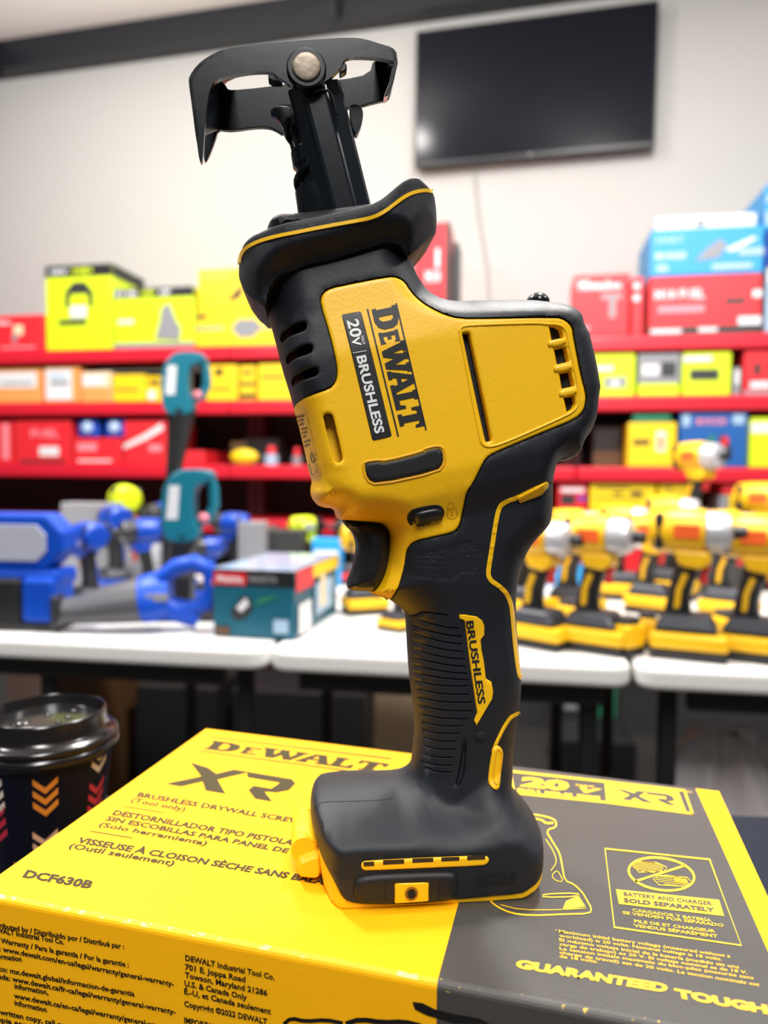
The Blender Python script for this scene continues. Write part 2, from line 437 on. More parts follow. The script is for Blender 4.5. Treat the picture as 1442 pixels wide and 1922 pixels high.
# the rest of the yellow border runs a little outside the silhouette
YELout = [(728, 1132, .7), (707, 1127.5, .7), (695, 1117.5, .7), (706, 1112, .7), (720, 1088.5, .8), (731.5, 1053, .8), (734, 1023, .8), (732, 1004, .8), (724, 992, .8), (712, 989, .8), (685, 986.5, .8), (643, 981, .7), (632.5, 975, .6), (631, 964, .6), (625, 957.2, .6), (609, 955.2, .6), (596, 950, .5), (584.5, 936, .4), (582.5, 920, .4), (586, 903, .4), (580.5, 890, .4), (564.5, 809, .4), (550.5, 768, .4)]
yel_in = s2t(YELpx[1:], 0)
yel_out = [px2t(x, y, -vf * Tpx(y)) for x, y, vf in YELout]
YEL_P = chaikin(yel_in + yel_out, 1)
YEL_cut = YEL_P
# openings
slot_long = s2t([(868.4, 627), (870, 624.5), (880, 624), (882.5, 626), (923.5, 824), (922.5, 828), (914, 829.8), (911.5, 827)], 1)
def c3(p): return [(740 + x * .29126, 500 + y * .29126) for x, y in p]
def c4(p): return [(530 + x * .27739, 740 + y * .27739) for x, y in p]
def c5(p): return [(700 + x * .26352, 880 + y * .26352) for x, y in p]
def c6(p): return [(720 + x * .23578, 1240 + y * .23578) for x, y in p]
def c7(p): return [(520 + x * .38835, 1420 + y * .38835) for x, y in p]
def c2(p): return [(430 + x * .27739, 330 + y * .27739) for x, y in p]
def c1(p): return [(320 + x * .37448, 40 + y * .37448) for x, y in p]
vents = [s2t(c3(q), 0) for q in ([(1003, 385), (1022, 381), (1050, 384), (1075, 400), (1086, 425), (1090, 460), (1020, 474)], [(1035, 533), (1108, 518), (1127, 612), (1054, 630)], [(1069, 690), (1141, 677), (1160, 770), (1085, 787)], [(1098, 845), (1166, 836), (1172, 880), (1158, 915), (1118, 942)])]
slot_oval = s2t(c4([(277, 160), (285, 138), (305, 128), (328, 130), (347, 155), (408, 420), (408, 445), (392, 462), (368, 464), (348, 446)]), 1)
shell = solid('housing_shell', YEL_P, M_yel, holes=[slot_long, slot_oval] + vents, step=.0018, lift=.0, b=.0009, label='yellow plastic motor housing shell')
# overmould: silhouette without the yellow region. The border to the yellow is shared, so cut as hole where interior
def clip_top_body():
    """outer loop of the black overmould (silhouette down to the near-face seam of the foot)"""
    up = [p for p in SILpx]
    i0 = next(i for i, p in enumerate(up) if p[:2] == (583, 1556))
    i1 = next(i for i, p in enumerate(up) if p[:2] == (1026, 1567))
    a = [px2t(x, y, -vf * Tpx(y)) for x, y, vf in up[i1:] + up[:i0 + 1]]
    seam = [px2t(*c7([q[:2]])[0], -q[2] * .0332) for q in [(200, 460, .62), (225, 510, .75), (262, 575, .9), (290, 630, .97), (312, 675, 1), (345, 703, 1), (440, 716, 1), (560, 716, 1), (700, 710, 1), (850, 692, 1), (1000, 678, 1), (1180, 662, 1), (1215, 632, .97), (1290, 545, .88), (1304, 515, .82)]]
    seam = [(u, max(w, .0016)) for u, w in seam]
    return a + seam
BODY = chaikin(clip_top_body(), 1)
bvents = [s2t(c2(q), 1) for q in ([(345, 1105), (355, 1068), (400, 1030), (460, 995), (515, 985), (527, 1000), (525, 1040), (490, 1056), (405, 1090), (358, 1138)], [(383, 1250), (392, 1215), (440, 1178), (500, 1148), (555, 1140), (567, 1155), (566, 1190), (530, 1208), (440, 1242), (398, 1285)], [(420, 1400), (430, 1362), (480, 1328), (540, 1302), (595, 1296), (606, 1310), (605, 1345), (570, 1362), (480, 1392), (436, 1435)])]
def clean_feat(pts, step):
    A = s2t(pts, 0); return resample(A, step, False)
hatch_l = []
_hp = [(325, 610), (680, 515), (740, 540), (710, 740), (610, 745), (540, 800), (305, 765)]
for i in range(15):
    xs = np.linspace(300, 745, 90); L = np.stack([xs, 505 + i * 18.8 + .06 * (xs - 322)], 1); k = L[inside(L, _hp)]
    if len(k) > 12: hatch_l.append([c5([tuple(k[0])])[0], c5([tuple(k[len(k) // 2])])[0], c5([tuple(k[-1])])[0]])
groove = []
gl = [(345, 1080, 605, 1135), (300, 1118, 618, 1192), (303, 1175, 628, 1246), (303, 1232, 636, 1300), (303, 1290, 645, 1354), (300, 1345, 655, 1406), (300, 1400, 660, 1456), (305, 1455, 670, 1502)]
for x0, y0, x1, y1 in gl: groove.append(chaikin(c5([(x0, y0), ((x0 * 2 + x1) / 3, y0 + (y1 - y0) * .5), ((x0 + 2 * x1) / 3, y0 + (y1 - y0) * .85), (x1, y1)]), 1, False))
g6 = [(258, 160, 660, 200), (272, 222, 675, 266), (284, 290, 685, 330), (300, 357, 692, 398), (310, 425, 655, 460), (318, 490, 615, 518), (322, 550, 588, 578), (325, 612, 568, 640), (322, 676, 560, 704), (318, 742, 550, 768), (305, 803, 540, 830), (330, 850, 525, 885)]
for x0, y0, x1, y1 in g6: groove.append(chaikin(c6([(x0, y0), ((x0 * 2 + x1) / 3, y0 + (y1 - y0) * .55 + 8), ((x0 + 2 * x1) / 3, y0 + (y1 - y0) * .9 + 5), (x1, y1)]), 1, False))
groove.append(chaikin(c5([(262, 1040), (300, 1042), (340, 1022), (370, 1018), (525, 1040)]), 1, False))
groove.append(chaikin(c5([(1258, 103), (1280, 100), (1300, 92)]), 1, False))
groove.append(chaikin(c6([(575, 985), (600, 900), (640, 620), (655, 640), (640, 900), (600, 985)]), 1, False))
GRV = [clean_feat(g, .0013) for g in groove]; HTC = [clean_feat(g, .0016) for g in hatch_l]
def oseg(ls): return np.concatenate([np.stack([np.array([p[:2] for p in l])[:-1], np.array([p[:2] for p in l])[1:]], 1) for l in ls])
GS = oseg(GRV); HS = oseg(HTC)
def body_mesh():
    yl = resample(YEL_P, .0014) ; yl.append(yl[0])
    P, T, D = mesh2d(BODY, bvents + [slot_oval], .0017, (.0001, .0004, .0009, .0017, .0028, .0043, .0062), [yl] + GRV + HTC, (.00038,))
    yseg = segs_of(YEL_P); dy = seg_dist(P, yseg); iny = inside(P, YEL_P) | (dy < .0001)
    f = FIELD(P[:, 0], P[:, 1])
    q = 1 - np.clip(D / .0007, 0, 1); drop = .0007 * (1 - np.sqrt(np.clip(1 - q * q, 0, 1)))
    out = np.where(iny, -.0019, .0009 * np.sqrt(np.clip(1 - (1 - np.clip(dy / .0011, 0, 1)) ** 2, 0, 1)) - .0004)
    for h in [slot_long] + vents: out = np.where(inside(P, h) | (seg_dist(P, segs_of(h)) < .0013), -.0034, out)
    dg = seg_dist(P, GS); dh = seg_dist(P, HS); out = out - .0009 * np.clip(1 - dg / .00036, 0, 1) - .00017 * np.clip(1 - dh / .00036, 0, 1)
    v = np.maximum(f + out - drop, .0003); n = len(P)
    verts = [TP(P[i, 0], P[i, 1], -v[i]) for i in range(n)] + [TP(P[i, 0], P[i, 1], v[i]) for i in range(n)]
    faces = list(T) + [tuple(i + n for i in t[::-1]) for t in T] + [(c, a, a + n, c + n) for a, c in border_edges(T)]
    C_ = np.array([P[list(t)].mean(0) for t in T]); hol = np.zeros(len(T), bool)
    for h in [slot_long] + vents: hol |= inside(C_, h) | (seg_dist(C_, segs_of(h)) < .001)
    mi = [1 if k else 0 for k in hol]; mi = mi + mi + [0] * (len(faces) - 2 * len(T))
    return mk('rubber_overmold', verts, faces, [M_blk, M_void], saw, True, mi, True, 50)
body = body_mesh(); body['label'] = 'black overmolded grip, back and foot of the saw'
# inner motor seen through the openings (rests deep inside)
def core_field(U, W): return np.full(np.shape(U), .0140)
core = solid('motor_core', outl([(545, 600), (560, 660), (600, 800), (640, 900), (800, 900), (1060, 780), (1060, 640), (1000, 610), (800, 600), (740, 560), (600, 560)], 1), M_void, field=core_field, step=.006, b=.002, rings=())
inset = solid('slot_lining', outl([(603, 768, .75), (626, 768, .75), (650, 880, .75), (625, 882, .75)], 0), M_yel, field=lambda U, W: np.full(np.shape(U), .0225), step=.004, b=.0005, rings=(), label='yellow inner wall seen through the oval slot')
# ---- trigger
def own_field(poly, T, R):
    sg = segs_of(poly)
    def f(U, W):
        P = np.stack([np.asarray(U, float).ravel(), np.asarray(W, float).ravel()], 1)
        d = np.where(inside(P, poly), seg_dist(P, sg), 0).reshape(np.shape(U)); q = 1 - np.clip(d / R, 0, 1)
        return T * np.sqrt(np.clip(1 - q * q, 0, 1))
    return f
trig = chaikin([px2t(x, y, -.007) for x, y in [(640, 974), (650, 990), (660, 998), (667, 1012), (670, 1028), (668.7, 1045), (662, 1073), (653, 1092), (652, 1103), (655, 1110), (666, 1113.5), (690, 1114.5), (712, 1114), (738, 1080), (745, 1000), (730, 975)]], 2)
solid('trigger', trig, M_smooth, field=own_field(trig, .0105, .0075), step=.0015, b=.0002, label='matt black curved trigger')
# ---- lock button
lock_out = s2t(c4([(843, 850), (843, 820), (862, 790), (900, 768), (1030, 744), (1075, 752), (1100, 785), (1098, 825), (1070, 855), (920, 902), (875, 895), (850, 872)]), 2)
lock_well = solid('lock_button', lock_out, M_void, lift=.0002, b=.0004, both=False, depth=.006, step=.002, label='black sliding lock button in its well')
btn = s2t(c4([(885, 850), (885, 820), (905, 795), (1030, 768), (1070, 775), (1090, 800), (1088, 828), (1062, 850), (925, 888), (898, 880)]), 2)
sb = solid('button_cap', btn, M_smooth, parent=saw, lift=.0022, b=.0018, both=False, depth=.004, step=.0015); sb.parent = lock_well
# embossed padlock
pl = merge2(stroke2([c4([p])[0] for p in [(1125, 782), (1118, 755), (1128, 732), (1145, 728), (1160, 738), (1166, 772)]], 2.2), stroke2([c4([p])[0] for p in [(1113, 790), (1120, 780), (1170, 768), (1182, 778), (1185, 812), (1170, 836), (1145, 840), (1120, 828), (1113, 800)]], 2.0, True), stroke2([c4([p])[0] for p in [(1150, 795), (1152, 820)]], 2.5))
M_yemb = mat('embossed_yellow', (0.74, 0.36, 0.003), 0.5)
surf_print('padlock_emblem', pl, M_yemb, saw, lift=.0002)
# ---- raised frame of the motor vent panel
fr = chaikin(c3([(425, 440), (420, 405), (445, 385), (520, 378), (930, 364), (965, 372), (1060, 372), (1105, 400), (1125, 470), (1190, 780), (1195, 860), (1170, 930), (1060, 985), (720, 1135), (620, 1165), (575, 1155), (552, 1110)]), 2)
def relief(name, pts, w, m, parent, lift, closed=True, field=FIELD, sw=6):
    """a low round bead that follows the near surface along a pixel path"""
    pts = resample(pts, 3.0, closed)
    A = s2t(pts, 0, True, field, 0); A2 = np.array(A); f = field(A2[:, 0], A2[:, 1])
    P3 = [TP(a[0], a[1], -fv - lift) for a, fv in zip(A, f)]
    b = MB().tube(P3, w, 8, closed=closed)
    return b.build(name, m, parent, True, True, 80)
relief('vent_panel_bead', fr, .00055, M_yel, saw, -.00015)
# bridges across the vents
for q in ([(985, 490), (1000, 478), (1095, 458), (1108, 466), (1112, 492), (1100, 508), (1010, 528), (990, 518)], [(1022, 650), (1035, 640), (1130, 622), (1145, 630), (1150, 655), (1138, 670), (1045, 690), (1028, 680)], [(1058, 808), (1070, 798), (1165, 780), (1178, 788), (1182, 812), (1170, 828), (1080, 848), (1062, 838)]):
    solid('vent_bridge', s2t(c3(q), 1), M_yel, lift=.0007, b=.0009, both=False, depth=.004, step=.0016)
# ---- bumper pad with its lip
bp = [(556, 482), (572, 466), (650, 457), (692, 467), (960, 398), (978, 380), (1060, 362), (1086, 388), (1090, 462), (1046, 514), (642, 601), (576, 572)]
pad = solid('bumper_pad', s2t(c4(bp), 1), M_blk2, lift=.0008, b=.0007, both=False, depth=.003, step=.002, label='black rubber bumper pad on the yellow housing')
bo = [(543, 476), (562, 456), (650, 443), (690, 452), (945, 388), (968, 366), (1064, 346), (1100, 380), (1103, 470), (1054, 527), (642, 617), (564, 582)]
relief('pad_lip', chaikin(c4(bo), 1), .0005, M_yemb, saw, -.0001)
# ---- voltage plate and its words
plate = solid('voltage_plate', s2t([(641.4, 592), (644, 590), (675, 584.5), (678.5, 587), (735.5, 817), (733.5, 820), (701, 827.5), (698.5, 825)], 0), M_ink, lift=.0004, b=.0004, both=False, depth=.002, step=.003, rings=(.0003,), label='black name plate reading 20V MAX BRUSHLESS')
def pt(x, y): return (x, y)
# along the plate the words read downwards; the letter tops face right
def plate_text(s, y0, y1, a=.16, b=.80, bold=.02, m=M_white):
    def L(t, k):   # t 0..1 down the plate, k 0..1 from left to right across it
        l = (641.4 + (699 - 641.4) * t, 592 + (827 - 592) * t); r = (678.5 + (735 - 678.5) * t, 585.5 + (819 - 585.5) * t)
        return (l[0] + (r[0] - l[0]) * k, l[1] + (r[1] - l[1]) * k)
    p0 = L(y0, a); px_ = L(y1, a); py = L(y0, b)
    return map2(text2d(s, bold), p0, px_, py)
tt = merge2(plate_text('20', .045, .185, .2, .78, .025), plate_text('V', .185, .255, .2, .62, .03), plate_text('MAX', .185, .255, .68, .84, .0), map2(bars((0, 1, 0, 1)), *[(641.4 + 57.6 * .30 + 37 * .1, 592 + 235 * .30 - .7), (641.4 + 57.6 * .305 + 37 * .1, 592 + 235 * .305 - .7), (641.4 + 57.6 * .30 + 37 * .8, 592 + 235 * .30 - 5)]), plate_text('BRUSHLESS', .335, .955, .24, .72, .03))
w = surf_print('plate_lettering', tt, M_white, saw, lift=.0006); w.parent = plate; w['label'] = 'pale grey lettering'
# ---- brand word on the shell, between two thin rules
lw = merge2(map2(logo_word(), (697.5, 581), (753, 808), (743, 571.5)),
            stroke2(resample([(689.8, 579.5), (747.8, 819)], 8, False), 3.0), stroke2(resample([(744, 568.8), (800, 806.8)], 8, False), 3.0))
w = surf_print('brand_lettering', lw, M_ink, saw, lift=.0002); w['label'] = 'black brand word between two thin rules'
# ---- safety sticker at the front edge
stk = s2t(c4([(85, 105), (155, 92), (262, 548), (196, 572)]), 0)
sp = solid('safety_sticker', stk, mat('sticker_yellow', (0.80, 0.47, 0.02), .45), lift=.0002, b=.0001, both=False, depth=.0004, step=.0015, rings=(), label='pale yellow safety sticker with fine print')
lines = []
for i, (s, x0) in enumerate([('ADVERTENCIA EL RIESGO', 92), ('AL LEER EL MANUAL', 97), ('DE LESIONES', 104), ('LEA EL MANUAL DE', 112), ('INSTRUCCIONES', 118), ('USE PROTECCION', 130), ('OCULAR Y AUDITIVA', 138), ('RESPIRATORIA', 148)]):
    y = 150 + i * 28
    lines.append(map2(text2d(s, .035, 1), c4([(x0, y + 14)])[0], c4([(152 + i * 6.5 - (i % 3) * 10, y - 1)])[0], c4([(x0 - 4, y - 2)])[0]))
lines += [stroke2(chaikin(c4([(200, 388), (190, 410), (195, 450), (215, 470), (210, 430)]), 1), 1.3), map2(text2d('UL US', 0, 1), c4([(213, 410)])[0], c4([(228, 535)])[0], c4([(226, 405)])[0]), stroke2(c4([(180, 470), (188, 500), (200, 545), (218, 542)]), 1.2)]
w = surf_print('sticker_print', merge2(*lines), M_ink, saw, lift=.0004); w.parent = sp
# ---- knob at the lower front edge
kn = chaikin([px2t(x, y, -.008) for x, y in c4([(205, 590), (230, 600), (275, 640), (320, 690), (345, 740), (350, 775), (290, 775), (240, 758), (205, 715), (193, 665), (200, 620)])], 2)
solid('housing_bulge', kn, M_yel, field=own_field(kn, .017, .009), step=.0015, b=.0002, label='rounded yellow bulge at the lower front of the housing')
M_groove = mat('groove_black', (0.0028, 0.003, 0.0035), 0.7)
# ---- yellow name label on the handle
lab = c5([(612, 1036), (650, 1036), (738, 1050), (775, 1078), (790, 1112), (792, 1180), (766, 1215), (770, 1280)]) + c6([(795, 0), (812, 138), (855, 165), (870, 240), (862, 300), (737, 512), (718, 470), (742, 408), (735, 370), (682, 0)]) + c5([(655, 1110), (650, 1080), (615, 1062)])
labp = solid('handle_label', s2t(lab, 0), M_yel, lift=.0013, b=.0005, both=False, depth=.003, step=.0016, rings=(.0003,), label='yellow handle label reading BRUSHLESS')
w = surf_print('label_lettering', map2(text2d('BRUSHLESS', .025), c5([(665, 1085)])[0], c6([(757, 345)])[0], c5([(718, 1080)])[0]), M_ink, saw, lift=.0016); w.parent = labp; w['label'] = 'black lettering'
# ---- yellow piping down the handle
pth = chaikin(c5([(1245, 105), (1170, 135), (1030, 205), (935, 238), (895, 275), (870, 400), (840, 600), (820, 720), (822, 770), (850, 803), (905, 838), (955, 890), (985, 965), (998, 1080), (1012, 1250), (1035, 1430), (1048, 1478), (1064, 1488)]), 2, False)
def piping(name, path, w, parent=saw, lift=.0009, m=M_yel, field=FIELD, n=0):
    V, Fs = stroke2(resample(path, 4, False), w)
    L = V[0::2] + V[1::2][::-1]
    return solid(name, s2t(L, 0, True, field), m, parent, lift=lift, b=.0004, both=False, depth=.0025, step=.0012, rings=(), field=field)
piping('handle_piping', pth, 8.5, lift=.0010)
solid('piping_tab', s2t(c5([(1020, 205), (1230, 92), (1248, 100), (1250, 125), (1198, 188), (1048, 244), (1035, 232)]), 0), M_yel, lift=.0014, b=.0006, both=False, depth=.003, step=.0014, rings=(.0003,))
surf_print('tab_recess', stroke2(c5([(1045, 215), (1170, 158), (1215, 130)]), 4.5), M_yemb, saw, lift=.0016)
pth2 = chaikin(c6([(1088, 413), (1045, 428), (1005, 452), (960, 520), (920, 600), (890, 665), (870, 720)]), 1, False)
piping('lower_piping', pth2, 6.5, lift=.0010)
lobe = solid('lower_tab', s2t(c6([(868, 680), (915, 668), (950, 712), (946, 790), (930, 930), (915, 1018), (880, 1022), (838, 985), (828, 940), (845, 800)]), 1), M_yel, lift=.0015, b=.0008, both=False, depth=.003, step=.0014, label='yellow lozenge tab low on the handle')
relief('tab_bead', chaikin(c6([(905, 690), (935, 720), (925, 830), (905, 975), (880, 965), (866, 930), (876, 800), (893, 700)]), 1), .0004, M_yemb, saw, .0014)
# screw hole and the seam above the foot
sc = MB(); A = s2t(c6([(768, 597)]), 0); a = A[0]; fv = float(FIELD(np.array([a[0]]), np.array([a[1]]))[0])
sc.lathe([(.0019, -.0006), (.0019, .0010), (.0013, .0013)], TP(a[0], a[1], -fv), -TV_, 16)
sc.build('screw_hole', M_void, saw, True, True)
# ---- yellow foot base
def base_field(U, W): return FIELD(U, W) + .0
bz = [px2t(x, y, -.8 * .033) for x, y in [(597, 1590), (599, 1625), (603, 1660), (610, 1684)]]
bl = s2t(c7([(232, 690), (270, 728), (330, 738), (420, 744), (700, 733)]), 0)
br_ = [px2t(*c7([q[:2]])[0], -q[2] * .0332) for q in [(1180, 701, 1), (1222, 672, .97), (1312, 566, .88), (1331, 515, .82), (1326, 460, .72), (1312, 400, .6)]]
bl = [px2t(*c7([q])[0], -.0332) for q in [(232, 690), (270, 728), (330, 738), (420, 744), (700, 733)]]
base_poly = [(p[0], p[1]) for p in bz] + [(bl[0][0], .0028), (bl[1][0], .0)] + [(bl[3][0], .0), (bl[4][0], .0), (br_[0][0], .0)] + [(u, max(w, .0)) for u, w in br_[1:]] + [(U_F0 + .02, .030), (U_F0 - .02, .030)]
base = solid('foot_base', chaikin(base_poly, 1), M_yel, lift=-.0006, b=.0008, step=.002, label='yellow base of the foot under the black overmold')
# ---- latch at the front of the foot
ltp = chaikin([px2t(x, y, -.015) for x, y in c7([(80, 505), (105, 480), (150, 462), (205, 445), (240, 480), (240, 575), (205, 612), (150, 613), (98, 602), (78, 580)])], 1)
latch = solid('battery_latch', ltp, M_yel, field=own_field(ltp, .0160, .0030), step=.0014, b=.0003, label='yellow latch block at the front of the foot')
lth = chaikin([px2t(x, y, -.011) for x, y in c7([(78, 490), (68, 440), (73, 402), (105, 384), (150, 375), (180, 380), (215, 400), (215, 450), (160, 475), (155, 430), (130, 410), (105, 412), (96, 440), (104, 485)])], 1)
o = solid('latch_hook', lth, M_yel, field=own_field(lth, .0115, .0016), step=.0012, b=.0002); o.parent = latch
cpx = px2t(*c7([(128, 448)])[0], -.012)
lb = MB().tube([TP(cpx[0], cpx[1], -.0125), TP(cpx[0], cpx[1], .0125)], .0046, 20); o = lb.build('latch_pin', M_yel, saw, True, True); o.parent = latch
# ---- slot with openings on the foot
slot = solid('foot_vent', s2t(c7([(405, 522), (412, 505), (430, 499), (700, 485), (1000, 474), (1020, 482), (1024, 498), (1012, 514), (990, 522), (700, 534), (430, 546), (412, 540)]), 1), M_yel, lift=.0012, b=.0006, both=False, depth=.003, step=.002, label='yellow vent strip with four small openings')
wv = []
for q in ([(418, 510), (470, 507), (470, 529), (420, 531)], [(513, 500), (615, 496), (615, 518), (513, 523)], [(655, 493), (756, 489), (756, 509), (655, 514)], [(795, 487), (882, 484), (882, 503), (795, 507)], [(920, 481), (1008, 478), (1006, 497), (920, 501)]):
    wv.append((c7(q), [(0, 1, 2, 3)]))
o = surf_print('vent_openings', merge2(*wv), mat('vent_shadow', (.03, .014, .002), .7), saw, lift=.0014); o.parent = slot
# ---- rubber terminal cover with the yellow plate
cov = solid('terminal_cover', s2t(c7([(368, 620), (385, 585), (430, 565), (560, 556), (830, 548), (862, 556), (874, 585), (874, 655), (850, 690), (700, 705), (440, 712), (385, 690), (368, 655)]), 2), M_blk2, lift=.0022, b=.002, both=False, depth=.004, step=.0018, label='black rubber pad on the side of the foot')
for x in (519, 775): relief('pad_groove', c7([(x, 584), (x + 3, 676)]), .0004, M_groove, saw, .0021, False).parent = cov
plt = solid('screw_plate', s2t(c7([(566, 602), (572, 596), (722, 591), (729, 597), (728, 676), (722, 682), (572, 692), (565, 686)]), 0), M_yel, lift=.0026, b=.0004, both=False, depth=.002, step=.002, rings=(.0003,), label='yellow square plate with a screw hole'); plt.parent = cov
a = s2t(c7([(645, 641)]), 0)[0]; a = (a[0], a[1]); fv = float(FIELD(np.array([a[0]]), np.array([a[1]]))[0])
sc = MB(); sc.lathe([(.0023, -.001), (.0023, .0030), (.0017, .0030), (.0016, .0026)], TP(a[0], a[1], -fv), -TV_, 20); o = sc.build('screw_head', mat('dull_brass', (.25, .16, .05), .4, metal=.8), saw, True, True); o.parent = cov
sc = MB(); sc.lathe([(.0014, .002), (.0014, .0031)], TP(a[0], a[1], -fv), -TV_, 6); o = sc.build('screw_socket', M_void, saw, True); o.parent = cov
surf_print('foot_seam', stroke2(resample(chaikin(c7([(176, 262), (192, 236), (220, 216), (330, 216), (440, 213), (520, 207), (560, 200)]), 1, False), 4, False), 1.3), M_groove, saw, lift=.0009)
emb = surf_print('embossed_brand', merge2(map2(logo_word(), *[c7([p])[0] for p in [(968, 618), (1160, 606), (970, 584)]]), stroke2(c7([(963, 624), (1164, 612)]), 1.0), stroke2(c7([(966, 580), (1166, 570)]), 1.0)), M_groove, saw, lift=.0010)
# ---- screw lug on the back and end cap
b = MB(); c = px2t(1016, 553, -.010); b.ball(TP(c[0], c[1] - .0022, -.006), (.0045, .006, .0038)); b.build('screw_lug', M_steel, saw, True, True)
capp = chaikin([px2t(x, y, -.012) for x, y in [(1096, 622), (1102, 621), (1108, 642), (1117, 678), (1124, 715), (1127.5, 736), (1122, 740), (1108, 742), (1096, 740), (1090, 700), (1082, 650), (1088, 632)]], 1)
solid('end_cap', capp, M_smooth, field=own_field(capp, .0200, .004), step=.002, b=.0003, label='black end cap on the back of the motor')
b = MB(); c = px2t(1072, 852, -.010)
lug = chaikin([px2t(x, y, -.012) for x, y in c3([(1060, 1250), (1110, 1200), (1180, 1150), (1224, 1135), (1226, 1190), (1205, 1225), (1160, 1252), (1080, 1256)])], 1)
solid('lower_lug', lug, M_smooth, field=own_field(lug, .016, .004), step=.0018, b=.0003)

# ---- flared finger guard at the neck
rimpx = [(441, 500, .5), (443, 478, .5), (452, 460, .5), (470, 447, .6), (500, 439, .7), (560, 427, .74), (640, 410, .74), (690, 399, .74), (714, 387, .74), (735, 368, .74), (757, 349, .72), (780, 340, .7), (805, 341, .8), (822, 350, .7), (828, 380, .6), (830, 402, .5), (826, 424, .4), (815, 444, .4), (790, 467, .4), (776, 478, .6), (768, 470, .9), (755, 455, .9), (738, 448, .9), (716, 452, .9),
         (640, 478, .9), (560, 497, .9), (522, 510, .9), (503, 540, .8), (500, 574, .7), (485, 575, .4), (466, 560, .3), (452, 530, .4)]
RT = .033
rim = chaikin([px2t(x, y, -vf * RT) for x, y, vf in rimpx], 1)
_rs = segs_of(rim); _nt = 2 * 17
_rt = _rs[:_nt]; _rb = _rs[_nt:]
def RIMF(U, W):
    P = np.stack([np.asarray(U, float).ravel(), np.asarray(W, float).ravel()], 1)
    ins = inside(P, rim)
    dt = np.where(ins, seg_dist(P, _rt), 0).reshape(np.shape(U)); db = np.where(ins, seg_dist(P, _rb), 0).reshape(np.shape(U))
    g1 = np.sqrt(np.clip(1 - (1 - np.clip(dt / .0012, 0, 1)) ** 2, 0, 1)); s_ = np.clip(db / .0075, 0, 1); g2 = s_ * s_ * (3 - 2 * s_)
    base = .0262 + .0068 * g2 - .0025 * (1 - g1)
    ul = px2t(441, 500, -.015)[0]; ur = px2t(830, 400, -.015)[0]; R = .022
    e = np.minimum(np.asarray(U) - ul, ur - np.asarray(U)); qe = 1 - np.clip(e / R, 0, 1)
    return base * np.sqrt(np.clip(1 - qe * qe, 0, 1))
guard = solid('finger_guard', rim, M_blk, field=RIMF, step=.0014, b=.0006, rings=(.0003, .0008, .0015, .0024, .0036, .005), label='flared black finger guard around the neck of the saw')
stp = chaikin([(449, 494), (452, 477), (463, 464), (482, 455)], 1, False) + [(c2([p])[0]) for p in [(240, 432), (330, 408), (450, 385), (600, 355), (760, 325), (900, 300), (985, 280), (1060, 240), (1130, 185), (1200, 135), (1270, 108), (1335, 100), (1378, 108)]]
pg = piping('guard_stripe', chaikin(stp, 1, False), 6.5, lift=.0009, field=RIMF); pg['label'] = 'thin yellow stripe along the finger guard'; pg.parent = guard
# nose cap above the guard
ncp = chaikin([px2t(x, y, -vf * .02) for x, y, vf in [(497, 420, .6), (504, 404, .6), (520, 394, .6), (560, 389, .7), (610, 383, .7), (690, 372, .7), (712, 372, .7), (716, 395, .7), (700, 440, .7), (520, 470, .6)]], 1)
solid('nose_cap', ncp, M_smooth, field=own_field(ncp, .021, .008), step=.0018, b=.0003, label='black nose cap above the finger guard')
# ---- steel blade guide: near and far folded plates
def plate2(name, pxs, v0, th, m=M_steel, parent=saw, bev=.0005, n=1, fold=None):
    P = chaikin([px2t(x, y, v0) for x, y in pxs], n) if n else [px2t(x, y, v0) for x, y in pxs]
    mb = MB(); k = len(P)
    vs = [TP(a[0], a[1], v0) for a in P] + [TP(a[0], a[1], v0 + th) for a in P]
    fs = [(i, i + k, (i + 1) % k + k, (i + 1) % k) for i in range(k)] if False else []
    poly = P; PP, T, D = mesh2d(poly, (), .004, ())
    # front, back
    nv = len(PP)
    V = [TP(p[0], p[1], v0) for p in PP] + [TP(p[0], p[1], v0 + th) for p in PP]
    Fc = list(T) + [tuple(i + nv for i in t[::-1]) for t in T] + [(c, a, a + nv, c + nv) for a, c in border_edges(T)]
    return mk(name, V, Fc, m, parent, True, bevel=bev)
GN = -.0125
gp = c1([(590, 325), (850, 262), (868, 330), (905, 470), (940, 600), (985, 780), (1012, 915), (950, 960), (820, 985), (762, 975), (735, 860), (690, 680), (640, 490), (605, 380)])
# folded section across: (fraction across, v)
def folded(name, ltop, lbot, rtop, rbot, prof, v0, m=M_steel, parent=saw, nrow=10):
    LT = px2t(*ltop, v0); LB = px2t(*lbot, v0); RT_ = px2t(*rtop, v0); RB = px2t(*rbot, v0)
    V = []; Fc = []; k = len(prof); rows = nrow + 1
    for side in (0, 1):
        for j in range(rows):
            t = j / nrow
            a = (LT[0] + (LB[0] - LT[0]) * t, LT[1] + (LB[1] - LT[1]) * t); b = (RT_[0] + (RB[0] - RT_[0]) * t, RT_[1] + (RB[1] - RT_[1]) * t)
            for s_, dv in prof: V.append(TP(a[0] + (b[0] - a[0]) * s_, a[1] + (b[1] - a[1]) * s_, v0 + dv + side * .0018))
    n = rows * k
    for j in range(nrow):
        for i in range(k - 1):
            q = (j * k + i, (j + 1) * k + i, (j + 1) * k + i + 1, j * k + i + 1)
            Fc.append(q); Fc.append(tuple(x + n for x in q[::-1]))
        for i in (0, k - 1):
            q = (j * k + i, (j + 1) * k + i, (j + 1) * k + i + n, j * k + i + n); Fc.append(q if i else q[::-1])
    for i in range(k - 1):
        for r_ in (0, nrow):
            q = (r_ * k + i, r_ * k + i + 1, r_ * k + i + 1 + n, r_ * k + i + n); Fc.append(q)
    return mk(name, V, Fc, m, parent, True, bevel=.0003)
